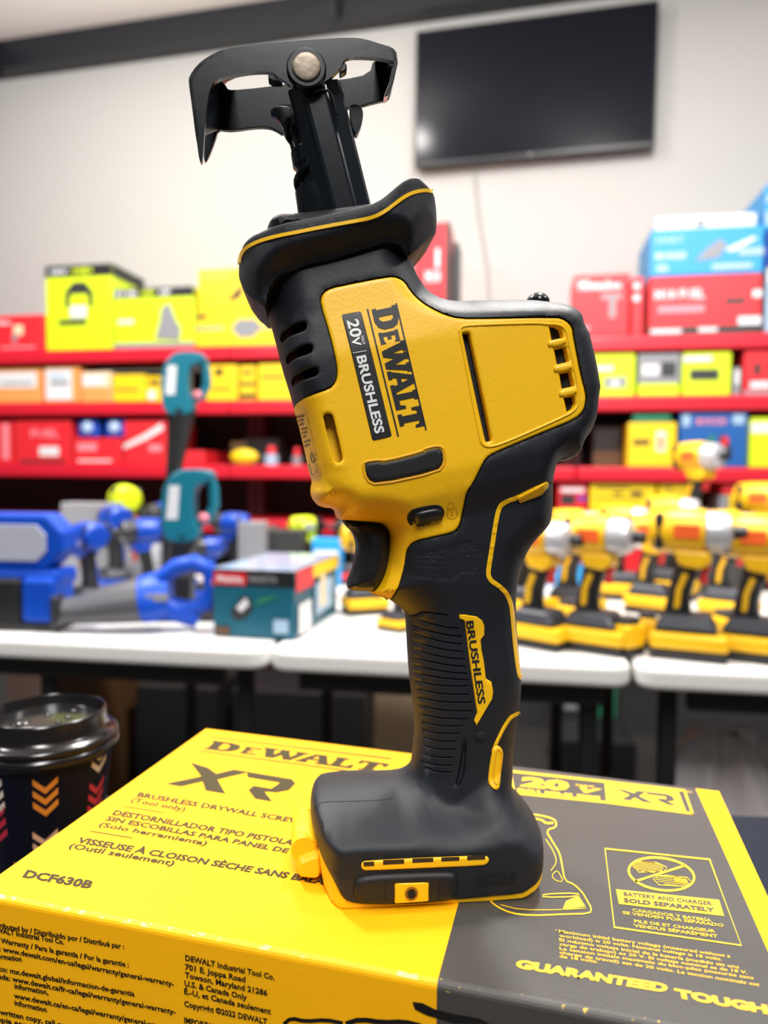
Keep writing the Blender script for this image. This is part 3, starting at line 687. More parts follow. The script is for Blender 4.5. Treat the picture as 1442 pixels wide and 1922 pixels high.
prof = [(0, .0040), (.03, .0030), (.20, .0006), (.24, -.0002), (.30, -.0005), (.62, -.0005), (.66, -.0002), (.70, .0010), (.78, .0014), (.95, .0022), (1, .0040)]
g1 = folded('guide_plate', c1([(588, 318)])[0], c1([(770, 1010)])[0], c1([(852, 268)])[0], c1([(1025, 960)])[0], prof, GN)
g1['label'] = 'black steel blade guide plate on the near side'
g2 = folded('guide_plate', c1([(548, 420)])[0], c1([(694, 1000)])[0], c1([(870, 360)])[0], c1([(900, 1000)])[0], [(0, -.001), (.2, 0), (.8, 0), (1, -.001)], .0125)
relief_pts = [TP(*px2t(*c1([p])[0], GN), GN - .0006) for p in [(715, 362), (745, 352), (790, 352), (808, 375), (835, 470)]]
MB().tube(relief_pts, .0005, 8).build('pressed_rib', M_steel, saw, True, True)
# blade clamp between the plates
ax0 = px2t(*c1([(650, 460)])[0], 0); ax1 = px2t(*c1([(735, 900)])[0], 0)
A0 = TP(ax0[0] + .0015, ax0[1], -.001); A1 = TP(ax1[0] + .0015, ax1[1], -.001); axd = (A1 - A0)
L = axd.length
cl = MB().lathe([(.0050, 0), (.0058, .002), (.0064, .010), (.0058, .012), (.0078, .014), (.0080, .019), (.0066, .021), (.0066, .026), (.0090, .028), (.0094, .036), (.0078, .040), (.0078, .046), (.0066, .052), (.0066, L + .004)], A0, axd, 28)
clamp = cl.build('blade_clamp', M_steel, saw, True, True, 30); clamp['label'] = 'round black blade clamp between the guide plates'
h = MB(); pts = []
ad = axd.normalized(); t1 = ad.orthogonal().normalized(); t2 = ad.cross(t1)
for i in range(60):
    th = i / 60 * 2 * PI * 2.2; pts.append(A0 + ad * (.004 + i / 60 * .042) + (t1 * math.cos(th) + t2 * math.sin(th)) * .0078)
h.tube(pts, .0012, 8); o = h.build('clamp_spring', M_steel, saw, True, True); o.parent = clamp
# ---- shoe
SN = -.0165; SF = .0150; TH = .0022
near = [(90, 300), (96, 272), (130, 222), (180, 180), (262, 138), (400, 120), (520, 106), (720, 90), (900, 80), (975, 88), (1050, 112), (1112, 130), (1132, 152), (1140, 205), (1070, 186), (1018, 180), (930, 176), (885, 182), (868, 198), (855, 232), (800, 285), (770, 305), (735, 318), (660, 322), (600, 322), (585, 305), (562, 290), (545, 282), (510, 252), (450, 250), (380, 256), (300, 272), (240, 288), (212, 308), (192, 360), (180, 440), (170, 560), (165, 640), (158, 712), (145, 700), (133, 610), (126, 575), (108, 430)]
shoe = empty('pivoting_shoe_group', (0, 0, 0)) if False else None
sn = plate2('pivoting_shoe', c1(near), SN, TH, n=1); sn['label'] = 'black steel pivoting shoe at the top of the saw'
def far_px(p, v_from=SN, v_to=SF):
    u, w_ = px2t(p[0], p[1], v_from); return (u, w_)
# far plate: seen below the near one
farp = [(225, 298), (275, 312), (285, 338), (310, 343), (440, 332), (560, 315), (640, 305), (860, 292), (1000, 262), (1018, 185), (1100, 230), (1128, 260), (1102, 380), (1085, 392), (1000, 412), (940, 430), (860, 440), (640, 460), (575, 575), (520, 540), (480, 530), (420, 532), (330, 545), (280, 546), (240, 538), (222, 600), (190, 680), (165, 712), (172, 560), (178, 470), (190, 380)]
sf = plate2('shoe_far_side', c1(farp), SF, TH, n=1); sf.parent = sn
# end walls joining the two sides
def wall_strip(name, near_pts, far_pts, th=.0016, parent=sn):
    N = [TP(*px2t(*c1([p])[0], SN), SN) for p in near_pts]; Fp = [TP(*px2t(*c1([p])[0], SF), SF + TH) for p in far_pts]
    mb = MB(); n = len(N); cen = sum(N + Fp, Vector()) / (2 * n)
    base_c = TP(*px2t(600, 200, 0), 0)
    vs = []
    for a in N + Fp:
        vs.append(a)
    for a in N + Fp:
        d = (base_c - a); d = TU * (1 if d.dot(TU) > 0 else -1) * th + TW * -.0006; vs.append(a + d)
    m2 = 2 * n; fs = []
    for i in range(n - 1):
        fs += [(i, i + 1, n + i + 1, n + i), (m2 + i + 1, m2 + i, m2 + n + i, m2 + n + i + 1), (i + 1, i, m2 + i, m2 + i + 1), (n + i, n + i + 1, m2 + n + i + 1, m2 + n + i)]
    fs += [(0, n, m2 + n, m2), (n - 1, m2 + n - 1, m2 + 2 * n - 1, 2 * n - 1)]
    o = mk(name, vs, fs, M_steel, saw, True, bevel=.0003); o.parent = parent; return o
wall_strip('shoe_end_wall', [(1112, 132), (1134, 155), (1140, 210), (1120, 300), (1092, 372)], [(1040, 178), (1100, 215), (1126, 262), (1112, 330), (1088, 392)])
wall_strip('shoe_front_wall', [(262, 140), (180, 182), (130, 224), (96, 275), (90, 302), (108, 432), (126, 575)], [(300, 262), (262, 280), (240, 300), (225, 330), (222, 360), (226, 420), (222, 520)])
# pivot rivet
c = px2t(*c1([(682, 240)])[0], SN)
rv = MB().lathe([(.0068, -.0002), (.0068, .0008), (.0063, .0014)], TP(c[0], c[1], SN), -TV_, 32); o = rv.build('rivet_washer', M_steel, saw, True, True); o.parent = sn
rv = MB().lathe([(.0050, .0010), (.0050, .0016), (.0048, .0019), (.0044, .0020), (.003, .00205), (0, .0021)], TP(c[0], c[1], SN), -TV_, 36); o = rv.build('pivot_rivet', M_rivet, saw, True, True, 50); o.parent = sn; o['label'] = 'worn bright steel pivot rivet'
rv = MB().lathe([(.004, -.036), (.004, .002)], TP(c[0], c[1], SN), -TV_, 20); o = rv.build('pivot_pin', M_steel, saw, True, True); o.parent = sn
# tab on the right of the guide and the fork on the left
tb = plate2('guide_tab', c1([(898, 425), (908, 412), (940, 415), (962, 435), (968, 470), (955, 530), (932, 575), (905, 520)]), -.002, .004, n=1)
fk = plate2('guide_fork', c1([(500, 432), (545, 420), (600, 425), (612, 470), (600, 560), (590, 600), (560, 520), (535, 482), (505, 465)]), .004, .003, n=1)
kb = plate2('shoe_stop', c1([(490, 255), (510, 258), (560, 290), (560, 302), (512, 302), (490, 288)]), -.006, .004, n=0)
kb2 = plate2('shoe_stop', c1([(868, 195), (884, 215), (886, 240), (872, 252), (850, 262), (845, 220)]), -.006, .004, n=0)
# ================================================================== CARTON UNDER THE SAW
def zt(x, y, dz=0.0): return on_z(x, y, ZT + dz)
B_BL = zt(387, 1368); B_BR = zt(1350, 1485)
def line_int(a, b, c, d):
    x1, y1, x2, y2, x3, y3, x4, y4 = a.x, a.y, b.x, b.y, c.x, c.y, d.x, d.y
    D = (x1 - x2) * (y3 - y4) - (y1 - y2) * (x3 - x4)
    p = x1 * y2 - y1 * x2; q = x3 * y4 - y3 * x4
    return Vector(((p * (x3 - x4) - (x1 - x2) * q) / D, (p * (y3 - y4) - (y1 - y2) * q) / D, ZT))
FA = zt(0, 1686); FB = zt(780, 1837)
B_FL = line_int(FA, FB, B_BL, zt(0, 1641)); B_FR = line_int(FA, FB, B_BR, zt(1442, 1683))
e1 = (B_BR - B_BL).normalized(); e2 = Vector((-e1.y, e1.x, 0))
BH = 0.088
ZB = ZT - BH                      # top of the front table
M_by = mat('carton_yellow', (0.92, 0.44, 0.002), 0.6, spec=.25, bump=0.12, bscale=700, vary=.04, vscale=60)
M_bg = mat('carton_dark_print', (0.060, 0.056, 0.050), 0.36, bump=0.15, bscale=900)
M_pd = mat('print_dark', (0.055, 0.042, 0.018), 0.7, spec=.15)
M_pk = mat('print_black', (0.010, 0.008, 0.008), 0.7, spec=.15)
M_py = mat('print_yellow', (0.90, 0.50, 0.01), 0.5)
M_edge = mat('worn_card_edge', (0.80, 0.55, 0.10), 0.7, vary=.3, vscale=400)
ang = math.atan2(e1.y, e1.x)
boxE = empty('tool_carton', ((B_FL + B_BR) / 2).to_3d().xy.to_3d() + Vector((0, 0, ZB)), ang, 'large yellow and dark grey cardboard carton lying flat under the saw', 'box')
def lerp(a, b, t): return a + (b - a) * t
def carton():
    mb = MB()
    fr_n = Vector((e2.x, e2.y, 0)) * -1
    cut = .0022
    # columns along the long side, param s at back and front edge
    sb = [0, 0.0, 1.0, 1.0]
    bL = (zt(930, 1438) - B_BL).length / (B_BR - B_BL).length; fL = (on_z(820, 1846, ZT) - B_FL).length / (B_FR - B_FL).length
    bR = (zt(1306, 1480) - B_BL).length / (B_BR - B_BL).length; fR = bR + .012
    cols = [(0, 0), (bL, fL), (bR, fR), (1, 1)]
    mats_ = [0, 1, 0]
    for i in range(3):
        (b0, f0), (b1, f1) = cols[i], cols[i + 1]
        n = 6
        for j in range(n):
            ba, bb = lerp(b0, b1, j / n), lerp(b0, b1, (j + 1) / n); fa, fb = lerp(f0, f1, j / n), lerp(f0, f1, (j + 1) / n)
            P0 = lerp(B_FL, B_FR, fa); P1 = lerp(B_FL, B_FR, fb); P2 = lerp(B_BL, B_BR, bb); P3 = lerp(B_BL, B_BR, ba)
            dn = Vector((0, 0, -1))
            f0v = (P3 - P0).normalized() * .0022
            # rounded front edge, three facets
            prof0 = []; 
            for k in range(5):
                th = k / 4 * PI / 2
                prof0.append((1 - math.sin(th), 1 - math.cos(th)))
            ring0 = [P0 + (P3 - P0).normalized() * cut * a + dn * cut * c_ for a, c_ in prof0]
            ring1 = [P1 + (P2 - P1).normalized() * cut * a + dn * cut * c_ for a, c_ in prof0]
            mi = mats_[i]
            mb.add([ring0[0], ring1[0], P2, P3], [(0, 1, 2, 3)], mi)
            for k in range(4): mb.add([ring0[k], ring0[k + 1], ring1[k + 1], ring1[k]], [(0, 1, 2, 3)], 3 if mi == 1 else 2 if k < 2 else 0)
            mb.add([ring0[4], ring0[4] + dn * (BH - cut), ring1[4] + dn * (BH - cut), ring1[4]], [(0, 1, 2, 3)], 1 if (mi == 1 or i == 2) else 0)
            mb.add([P2, P2 + dn * BH, P3 + dn * BH, P3], [(0, 1, 2, 3)], mi)
    for A, B in ((B_BL, B_FL), (B_FR, B_BR)):
        dn = Vector((0, 0, -BH)); mb.add([A, A + dn, B + dn, B], [(0, 1, 2, 3)], 0)
    dn = Vector((0, 0, -BH)); mb.add([B_FL + dn, B_BL + dn, B_BR + dn, B_FR + dn], [(0, 1, 2, 3)], 0)
    return mk('carton_body', mb.v, mb.f, [M_by, M_bg, M_edge2, M_edged], boxE, True, mb.m)
# worn fold: specks where the print has rubbed off
def worn(name, base, wear, thr, sc):
    m = mat(name, base, .6); nt = m.node_tree; b = nt.nodes['Principled BSDF']
    tc = nt.nodes.new('ShaderNodeTexCoord'); n = nt.nodes.new('ShaderNodeTexNoise'); n.inputs['Scale'].default_value = sc; n.inputs['Detail'].default_value = 6
    cr = nt.nodes.new('ShaderNodeValToRGB'); cr.color_ramp.elements[0].position = thr; cr.color_ramp.elements[1].position = thr + .04
    cr.color_ramp.elements[0].color = (*base, 1); cr.color_ramp.elements[1].color = (*wear, 1)
    nt.links.new(tc.outputs['Object'], n.inputs['Vector']); nt.links.new(n.outputs['Fac'], cr.inputs[0]); nt.links.new(cr.outputs[0], b.inputs['Base Color']); return m
M_edge2 = worn('fold_yellow_worn', (.92, .44, .005), (.85, .62, .22), .56, 260)
M_edged = worn('fold_dark_worn', (.06, .056, .05), (.75, .46, .03), .64, 330)
carton()
def flat_print(name, VF, m, parent, surf, label=None):
    V, Fs = VF
    P = [surf(x, y) for x, y in V]
    n = surf(*V[0]) - CAM
    fs = []
    for q in Fs:
        a, b, c = P[q[0]], P[q[1]], P[q[2]]
        nn = (b - a).cross(c - a)
        fs.append(q if nn.dot(a - CAM) < 0 else q[::-1])
    o = mk(name, P, fs, m, parent, True)
    if label: o['label'] = label
    return o
top_s = lambda x, y: zt(x, y, .00015)
top_s2 = lambda x, y: zt(x, y, .0003)
def L2(p): return (p[0] * .54092, 1360 + p[1] * .54092)
def L3(p): return (760 + p[0] * .47295, 1360 + p[1] * .47295)
def T2(s, p0, p1, pt_, bold=.0, f=L2, res=2): return map2(text2d(s, bold, res), f(p0), f(p1), f(pt_))
flat_print('brand_print', merge2(map2(logo_word(), L2((705, 84)), L2((1318, 166)), L2((741, 54))), stroke2([L2((693, 91)), L2((1326, 176))], 2.4), stroke2([L2((732, 43)), L2((1358, 118))], 2.4)), M_pd, boxE, top_s, 'dark brand word at the back of the yellow print')
flat_print('series_print', map2(xr_word(), L2((572, 205)), L2((950, 268)), L2((668, 131))), M_pd, boxE, top_s, 'large dark letters XR')
flat_print('product_name_print', merge2(
    T2('BRUSHLESS DRYWALL SCREWGUN', (473, 249), (1135, 360), (484, 233), .04), T2('(Tool only)', (452, 268), (640, 301), (462, 252), .03),
    T2('DESTORNILLADOR TIPO PISTOLA', (388, 312), (1012, 418), (402, 295), .04), T2('SIN ESCOBILLAS PARA PANEL DE YESO', (364, 331), (1110, 466), (377, 316), .04), T2('(Solo herramienta)', (340, 352), (714, 419), (353, 337), .03),
    T2('VISSEUSE À CLOISON SÈCHE SANS BALAI', (263, 408), (1130, 556), (279, 389), .04), T2('(Outil seulement)', (236, 427), (600, 489), (250, 410), .03),
    stroke2([L2((432, 283)), L2((568, 305))], 1.6), stroke2([L2((313, 369)), L2((460, 393))], 1.8),
    T2('DCF630B', (77, 528), (312, 568), (95, 503), .045)), M_pd, boxE, top_s, 'dark slanted product name lines in three languages')
# right hand dark panel
fq = lambda a, b, c, d: ([L3(a), L3(b), L3(c), L3(d)], [(0, 1, 2, 3)])
flat_print('badge_frame', merge2(stroke2([L3((430, 186)), L3((760, 222)), L3((1112, 262))], 4.5), stroke2([L3((445, 272)), L3((800, 308)), L3((1143, 353))], 4.5), stroke2([L3((1110, 260)), L3((1143, 355))], 4.5), stroke2([L3((418, 186)), L3((436, 272))], 4), fq((793, 232), (1085, 262), (1118, 345), (800, 305)),
    T2('20', (458, 242), (650, 262), (466, 206), .06, L3), T2('V', (672, 264), (766, 274), (690, 246), .06, L3), T2('MAX', (680, 243), (755, 250), (680, 236), .03, L3), T2('BRUSHLESS', (447, 268), (778, 301), (447, 252), .05, L3), T2('TM', (1118, 270), (1140, 273), (1116, 262), 0, L3)), M_py, boxE, top_s, 'yellow frame reading 20V BRUSHLESS XR')
flat_print('badge_series_print', map2(xr_word(), L3((862, 296)), L3((1085, 322)), L3((838, 252))), M_bg, boxE, top_s2)
ring = [L3((1019 + 130 * math.cos(t), 593 + 64 * math.sin(t) + .11 * 130 * math.cos(t))) for t in [i / 40 * 2 * PI for i in range(40)]]
flat_print('notice_frame', merge2(stroke2([L3(p) for p in [(795, 492), (1210, 535), (1336, 876), (832, 804)]] , 3.6, True), stroke2(ring, 4.5, True), stroke2([L3((915, 622)), L3((1110, 560))], 4.2),
    fq((838, 653), (1248, 695), (1268, 760), (850, 712)),
    T2('CARGADOR Y BATERÍA', (905, 741), (1218, 783), (903, 729), .02, L3), T2('SE VENDEN POR SEPARADO', (865, 751), (1266, 803), (864, 739), .02, L3), T2('PILE DE ET CHARGEUR', (912, 785), (1233, 826), (909, 773), .02, L3), T2('VENDUS SÉPARÉMENT', (910, 803), (1243, 846), (907, 790), .02, L3)), M_py, boxE, top_s, 'yellow framed notice about battery and charger')
# battery and charger sketch inside the ring
def hatch(cx, cy, rx, ry, n, rot=0):
    out = []
    for i in range(n):
        t = -0.9 + 1.8 * i / (n - 1); hw = math.sqrt(max(0, 1 - t * t))
        out.append(stroke2([L3((cx - rx * hw, cy + ry * t - rot * hw)), L3((cx + rx * hw, cy + ry * t + rot * hw))], 1.0))
    return out
flat_print('notice_sketch', merge2(*hatch(965, 565, 62, 22, 8, 6), *hatch(1060, 618, 66, 20, 6, 8), fq((1070, 605), (1118, 612), (1122, 632), (1074, 626)), stroke2([L3(p) for p in [(905, 556), (930, 543), (1000, 548), (1040, 566), (1030, 582), (930, 586)]], 1.6, True), stroke2([L3(p) for p in [(985, 612), (1010, 598), (1120, 606), (1140, 625), (1110, 642), (1010, 636)]], 1.6, True)), M_py, boxE, top_s)
flat_print('notice_dark_print', merge2(T2('BATTERY AND CHARGER', (870, 678), (1220, 717), (868, 663), .02, L3), T2('SOLD SEPARATELY', (870, 703), (1230, 743), (868, 687), .04, L3)), M_bg, boxE, top_s2)
sm = [("Maximum initial battery voltage (measured without a", (613, 825), (1293, 925)), ("workload) is 20 volts. Nominal voltage is 18 volts.", (614, 842), (1260, 937)), ("El máximo voltaje inicial de la batería (medido sin una", (614, 859), (1328, 968)), ("carga de trabajo) es 20 V. El voltaje nominal es de 18 V.", (615, 876), (1360, 990)), ("La tension initiale maximale du bloc-piles (mesurée sans", (615, 893), (1385, 1011)), ("charge de travail) est de 20 volts. La tension nominale est", (615, 909), (1408, 1038)), ("de 18 volts.", (615, 924), (768, 947))]
flat_print('fine_print', merge2(T2('*', (597, 822), (604, 823), (597, 812), 0, L3), *[T2(s, a, b, (a[0] - 1, a[1] - 12.5), 0.012, L3, 2) for s, a, b in sm]), M_py, boxE, top_s, 'small yellow battery voltage footnote')
flat_print('slogan_print', merge2(T2('GUARANTEED', (438, 962), (1040, 1062), (446, 931), .06, L3, 3), T2('TOUGH.', (1076, 1080), (1470, 1152), (1068, 1046), .06, L3, 3)), M_py, boxE, top_s, 'bold yellow words GUARANTEED TOUGH')
# line drawing of a screwgun, partly behind the foot
sk = lambda pts, w=2.0, c=False: stroke2(chaikin([L3(p) for p in pts], 1, c), w, c)
flat_print('screwgun_drawing', merge2(sk([(500, 356), (540, 360), (585, 372), (602, 385), (600, 408), (570, 415), (566, 430)], 3), sk([(512, 372), (545, 378), (560, 392), (590, 390)], 4), sk([(566, 430), (590, 470), (615, 510), (625, 560), (635, 620), (670, 632), (705, 665), (722, 695), (742, 730), (735, 750), (640, 752), (500, 758), (420, 748), (365, 722), (340, 700)], 3),
    sk([(560, 455), (590, 500), (605, 545), (580, 580)], 1.6), sk([(582, 600), (600, 580), (612, 585), (630, 625), (600, 620)], 1.6, True), sk([(548, 672), (690, 668), (692, 682), (548, 686)], 2.4, True), sk([(380, 715), (460, 735), (620, 735), (720, 728)], 1.6), fq((640, 700), (690, 678), (718, 722), (625, 735))), M_py, boxE, top_s, 'yellow line drawing of a screwgun')
# front face
FN = Vector((-(B_FR - B_FL).y, (B_FR - B_FL).x, 0)).normalized()
front_s = lambda x, y: on_plane(x, y, B_FL - FN * .0003, FN)
fl = [("Distributed by / Distribuido por / Distribué par :", (-42, 698), (431, 779)), ("DEWALT Industrial Tool Co.", (-38, 716), (222, 763)), ("Warranty / Para la garantía / Por la garantie :", (2, 757), (447, 842)),
      ("E.U.: www.dewalt.com/en-us/legal/warranty/general-warranty-", (-44, 776), (604, 909)), ("information", (-32, 808), (75, 822)), ("México: mx.dewalt.global/informacion-de-garantia", (-55, 845), (467, 943)), ("Canada: www.dewalt.ca/fr-ca/legal/warranty/general-warranty-", (-48, 872), (610, 1006)),
      ("information,", (50, 915), (168, 938)), ("www.dewalt.ca/en-ca/legal/warranty/general-warranty-", (48, 948), (615, 1066)), ("information", (50, 973), (162, 998)), ("For written copy, call or mail request to DEWALT", (-45, 996), (520, 1112)), ("Para copia escrita, llame o envíe su solicitud", (-90, 1012), (470, 1132))]
fl2 = [("DEWALT Industrial Tool Co.", (643, 818), (953, 886)), ("701 E. Joppa Road", (642, 849), (852, 894)), ("Towson, Maryland 21286", (641, 877), (928, 941)), ("U.S. & Canada Only", (640, 906), (857, 956)), ("É.-U, et Canada seulement", (639, 934), (940, 1005)), ("Copyright ©2022 DEWALT", (639, 977), (928, 1040)), ("IMPORTANT", (639, 1034), (770, 1064))]
flat_print('warranty_print', merge2(*[T2(s, a, b, (a[0] - 1, a[1] - 18.5), .028, L2, 2) for s, a, b in fl]), M_pk, boxE, front_s, 'black warranty text on the front side')
flat_print('address_print', merge2(*[T2(s, a, b, (a[0] + 0, a[1] - 20), .03, L2, 2) for s, a, b in fl2]), M_pk, boxE, front_s, 'black address lines on the front side')
sk2 = lambda pts, w: stroke2(chaikin([L2(p) for p in pts], 1, False), w)
flat_print('side_drawing', merge2(sk2([(985, 1039), (1010, 1018), (1060, 1030), (1130, 1024), (1190, 1036)], 7), sk2([(1200, 1038), (1250, 1022), (1330, 1034), (1400, 1030), (1460, 1045)], 9), ([L3((30, 1100)), L3((70, 1105)), L3((120, 1130)), L3((200, 1150)), L3((290, 1165)), L3((340, 1188)), L3((200, 1185)), L3((90, 1155)), L3((40, 1130))], [tuple(range(9))])), M_pk, boxE, front_s)

# ================================================================== FRONT TABLE
M_ftab = mat('front_table_dark', (0.006, 0.010, 0.02), 0.6, spec=.2)
ft = MB(); 
yb0 = on_z(-20, 1485, ZB); yb1 = on_z(1442, 1530, ZB)
dirt = (yb1 - yb0).normalized(); pA = yb0 - dirt * .5; pB = yb1 + dirt * .35
q = [Vector((pA.x, -.25, ZB)), Vector((pB.x, -.25, ZB)), Vector((pB.x, pB.y, ZB)), Vector((pA.x, pA.y, ZB))]
tabE = empty('display_table', (0, .1, 0), 0, 'dark tabletop in the foreground under the carton and the cup', 'table')
ft.add(q + [p - Vector((0, 0, .03)) for p in q], [(0, 1, 2, 3), (7, 6, 5, 4), (0, 4, 5, 1), (1, 5, 6, 2), (2, 6, 7, 3), (3, 7, 4, 0)])
mk('tabletop', ft.v, ft.f, M_ftab, tabE, True, bevel=.003)
for p in q:
    c = Vector((p.x * .93, p.y * .85 if p.y > 0 else p.y + .05, 0))
    MB().tube([c + Vector((0, 0, .003)), c + Vector((0, 0, ZB - .029))], .016, 12).build('leg', mat('leg_black', (.01, .01, .011), .4), tabE, True, True)

# ================================================================== COFFEE CUP
M_cup = mat('cup_navy_paper', (0.004, 0.005, 0.014), 0.5, spec=.25)
M_lid = mat('lid_black_plastic', (0.006, 0.0055, 0.006), 0.2, spec=.55)
cY = .405
cp = on_plane(88, 1332, Vector((0, cY, 0)), Vector((0, 1, 0)))
LR = 106 / F * cY * 1.01
cupE = empty('coffee_cup', (cp.x, cp.y, ZB), 0, 'dark paper coffee cup with a black plastic lid and coloured chevrons', 'cup')
lz = cp.z - ZB                                   # lid top
rr = LR
rimz = lz - .0175
b = MB().lathe([(rr * .74, .0), (rr * .76, .001), (rr * 1.11, rimz - .001), (rr * 1.13, rimz)], seg=64)
cb = b.build('cup_body', M_cup, cupE, smooth=True)
b = MB().lathe([(rr * 1.155, rimz - .0045), (rr * 1.20, rimz - .0035), (rr * 1.215, rimz - .001), (rr * 1.19, rimz + .0008), (rr * 1.165, rimz + .0015), (rr * 1.19, rimz + .0028), (rr * 1.195, rimz + .0045), (rr * 1.15, rimz + .006), (rr * 1.06, rimz + .0066), (rr * 1.015, rimz + .010), (rr * .995, lz - .0015), (rr * .985, lz), (rr * .96, lz + .0003), (rr * .94, lz - .0008), (rr * .925, lz - .0045), (rr * .90, lz - .0060), (rr * .6, lz - .0058), (rr * .3, lz - .0055), (0, lz - .0055)], seg=72, cap=False)
lid = b.build('lid', M_lid, cupE, smooth=True, sharp=60)
bm_ = MB()
for a_, r_, s_ in ((200, .42, .0055), (60, .55, .0022), (20, .35, .002), (330, .3, .0016), (300, .55, .0022), (350, .7, .0018), (110, .25, .002)):
    bm_.ball((rr * r_ * math.cos(math.radians(a_)), rr * r_ * math.sin(math.radians(a_)), lz - .0056), (s_, s_, .0012))
bm_.tube([(rr * .5 * math.cos(t), rr * .5 * math.sin(t) , lz - .0055) for t in [math.radians(190 + i * 10) for i in range(14)]], .0009, 8)
o = bm_.build('lid_bumps', M_lid, cupE, smooth=True); o.parent = lid
# chevrons wrapped on the cup
def chev(az, z, s, m, n=3, gap=.0062):
    mb = MB()
    for k in range(n):
        zz = z - k * gap
        def P(a_, h):
            t = (h) / rimz; R = rr * (.76 + (1.11 - .76) * t) + .0002
            an = az + a_ / R
            return Vector((R * math.cos(an), R * math.sin(an), h))
        for sg in (-1, 1):
            pts = [(0, 0), (sg * s * .5, s * .45), (sg * s, s * .9)]
            for i in range(2):
                (a0, h0), (a1, h1) = pts[i], pts[i + 1]; w_ = .0017
                mb.add([P(a0, zz + h0 - w_), P(a1, zz + h1 - w_), P(a1, zz + h1 + w_), P(a0, zz + h0 + w_)], [(0, 1, 2, 3) if sg > 0 else (3, 2, 1, 0)])
    o = mb.build('chevron_print', m, cupE); o.parent = cb; return o
def az_at(px, h):
    # azimuth on the cup facing the camera at that pixel column
    best = None
    for i in range(720):
        an = -PI + i * PI / 720
        R = rr * (.76 + .35 * h / rimz); p = Vector((cp.x + R * math.cos(an), cp.y + R * math.sin(an), ZB + h))
        d = p - CAM; xx = d.dot(RR) / d.dot(fw) * F + 721
        if best is None or abs(xx - px) < best[0]: best = (abs(xx - px), an)
    return best[1]
def h_at(py):
    p = on_plane(88, py, Vector((0, cY - rr, 0)), Vector((0, 1, 0))); return p.z - ZB
M_co = mat('print_orange', (.62, .21, .02), .5); M_cw = mat('print_cream', (.62, .56, .48), .5); M_cr = mat('print_red', (.45, .02, .04), .5); M_cp = mat('print_peach', (.60, .36, .22), .5)
for px_, py_, m in ((86, 1486, M_co), (180, 1432, M_cw), (180, 1520, M_cr), (84, 1590, M_cp), (-6, 1540, M_cr), (-4, 1486, M_cw), (40, 1650, M_co)):
    chev(az_at(px_, .06), h_at(py_), .0060, m)
# ================================================================== ROOM
WA = math.radians(13.5)
WN = Vector((-math.sin(WA), -math.cos(WA), 0)); WD = Vector((math.cos(WA), -math.sin(WA), 0)); W0 = Vector((0, 3.14, 0))
def wallp(x, y, off=0.0): return on_plane(x, y, W0 + WN * off, WN)
M_wall = mat('wall_paint', (0.53, 0.525, 0.505), 0.8)
M_ceil = mat('ceiling_paint', (0.86, 0.82, 0.81), 0.85)
M_floor = mat('floor_dark', (0.045, 0.042, 0.04), 0.5, vary=.2, vscale=6)
M_beam = mat('beam_black', (0.010, 0.012, 0.018), 0.45)
ZC = 2.96
def frame(o, d, n):
    return Matrix(((d.x, n.x, 0, o.x), (d.y, n.y, 0, o.y), (0, 0, 1, o.z), (0, 0, 0, 1)))
MWALL = frame(W0, WD, -WN)
MB().box((0, .05, ZC / 2), (7, .1, ZC), M=MWALL).build('wall_back', M_wall).__setitem__('kind', 'structure')
MB().box((0, -2.0, ZC + .05), (7, 4.2, .1), M=MWALL).build('ceiling', M_ceil).__setitem__('kind', 'structure')
MB().box((0, -2.0, -.05), (7, 4.2, .1), M=MWALL).build('floor', M_floor).__setitem__('kind', 'structure')
tb_ = MB().box((0, -.045, ZC - .0635), (6.98, .09, .125), M=MWALL)
px_ = (wallp(628, 30, .1) - W0).dot(WD)
tb_.box((px_, -.11, ZC - .0635), (.035, .05, .12), M=MWALL)
tb_.build('trim_1', M_beam)['kind'] = 'structure'
cx = (on_z(36, 105, ZC) - W0).dot(WD)
MB().box((cx - .09, -2.0, ZC - .0635), (.18, 3.9, .125), M=MWALL).build('trim_2', M_beam)['kind'] = 'structure'

# ---- television
tl = wallp(781, 58, .07); tr = wallp(1238, -2, .07); bl_ = wallp(787, 313, .07)
tw = (tr - tl).length; th_ = (tl.z - bl_.z)
xd = (tr - tl).normalized(); zd = Vector((0, 0, 1)); zd = (zd - xd * xd.z).normalized(); nd = xd.cross(zd)
MT = Matrix(((xd.x, -nd.x, zd.x, tl.x), (xd.y, -nd.y, zd.y, tl.y), (xd.z, -nd.z, zd.z, tl.z), (0, 0, 0, 1)))
tv = bpy.data.objects.new('television', None); COL.objects.link(tv); tv.matrix_world = MT; MW['television'] = MT
tag(tv, 'large black flat television mounted high on the white wall', 'television')
MB().box((tw / 2, .022, -th_ / 2), (tw, .040, th_)).build('tv_case', mat('tv_case_black', (.008, .008, .01), .35), tv, bevel=.004)
MB().box((tw / 2, .001, -th_ / 2 + .004), (tw - .016, .003, th_ - .03)).build('screen', mat('tv_screen', (.003, .005, .010), .16, spec=.22), tv)
MB().lathe([(.006, 0), (.006, .002)], (tw / 2, .002, -th_ + .010), (0, -1, 0), 16).build('tv_emblem', mat('tv_emblem_grey', (.25, .25, .27), .4), tv)
MB().box((tw / 2, .055, -th_ / 2), (.3, .028, .25)).build('wall_bracket', M_beam, tv)
# cable
cpts = [wallp(x, y, .012) for x, y in chaikin([(889, 305), (893, 350), (900, 420), (912, 480), (918, 540), (916, 640)], 2, False)]
tag(MB().tube(cpts, .0035, 8).build('cable', mat('cable_grey', (.42, .42, .40), .6), smooth=True), 'thin pale grey cable hanging down the wall below the television', 'cable')

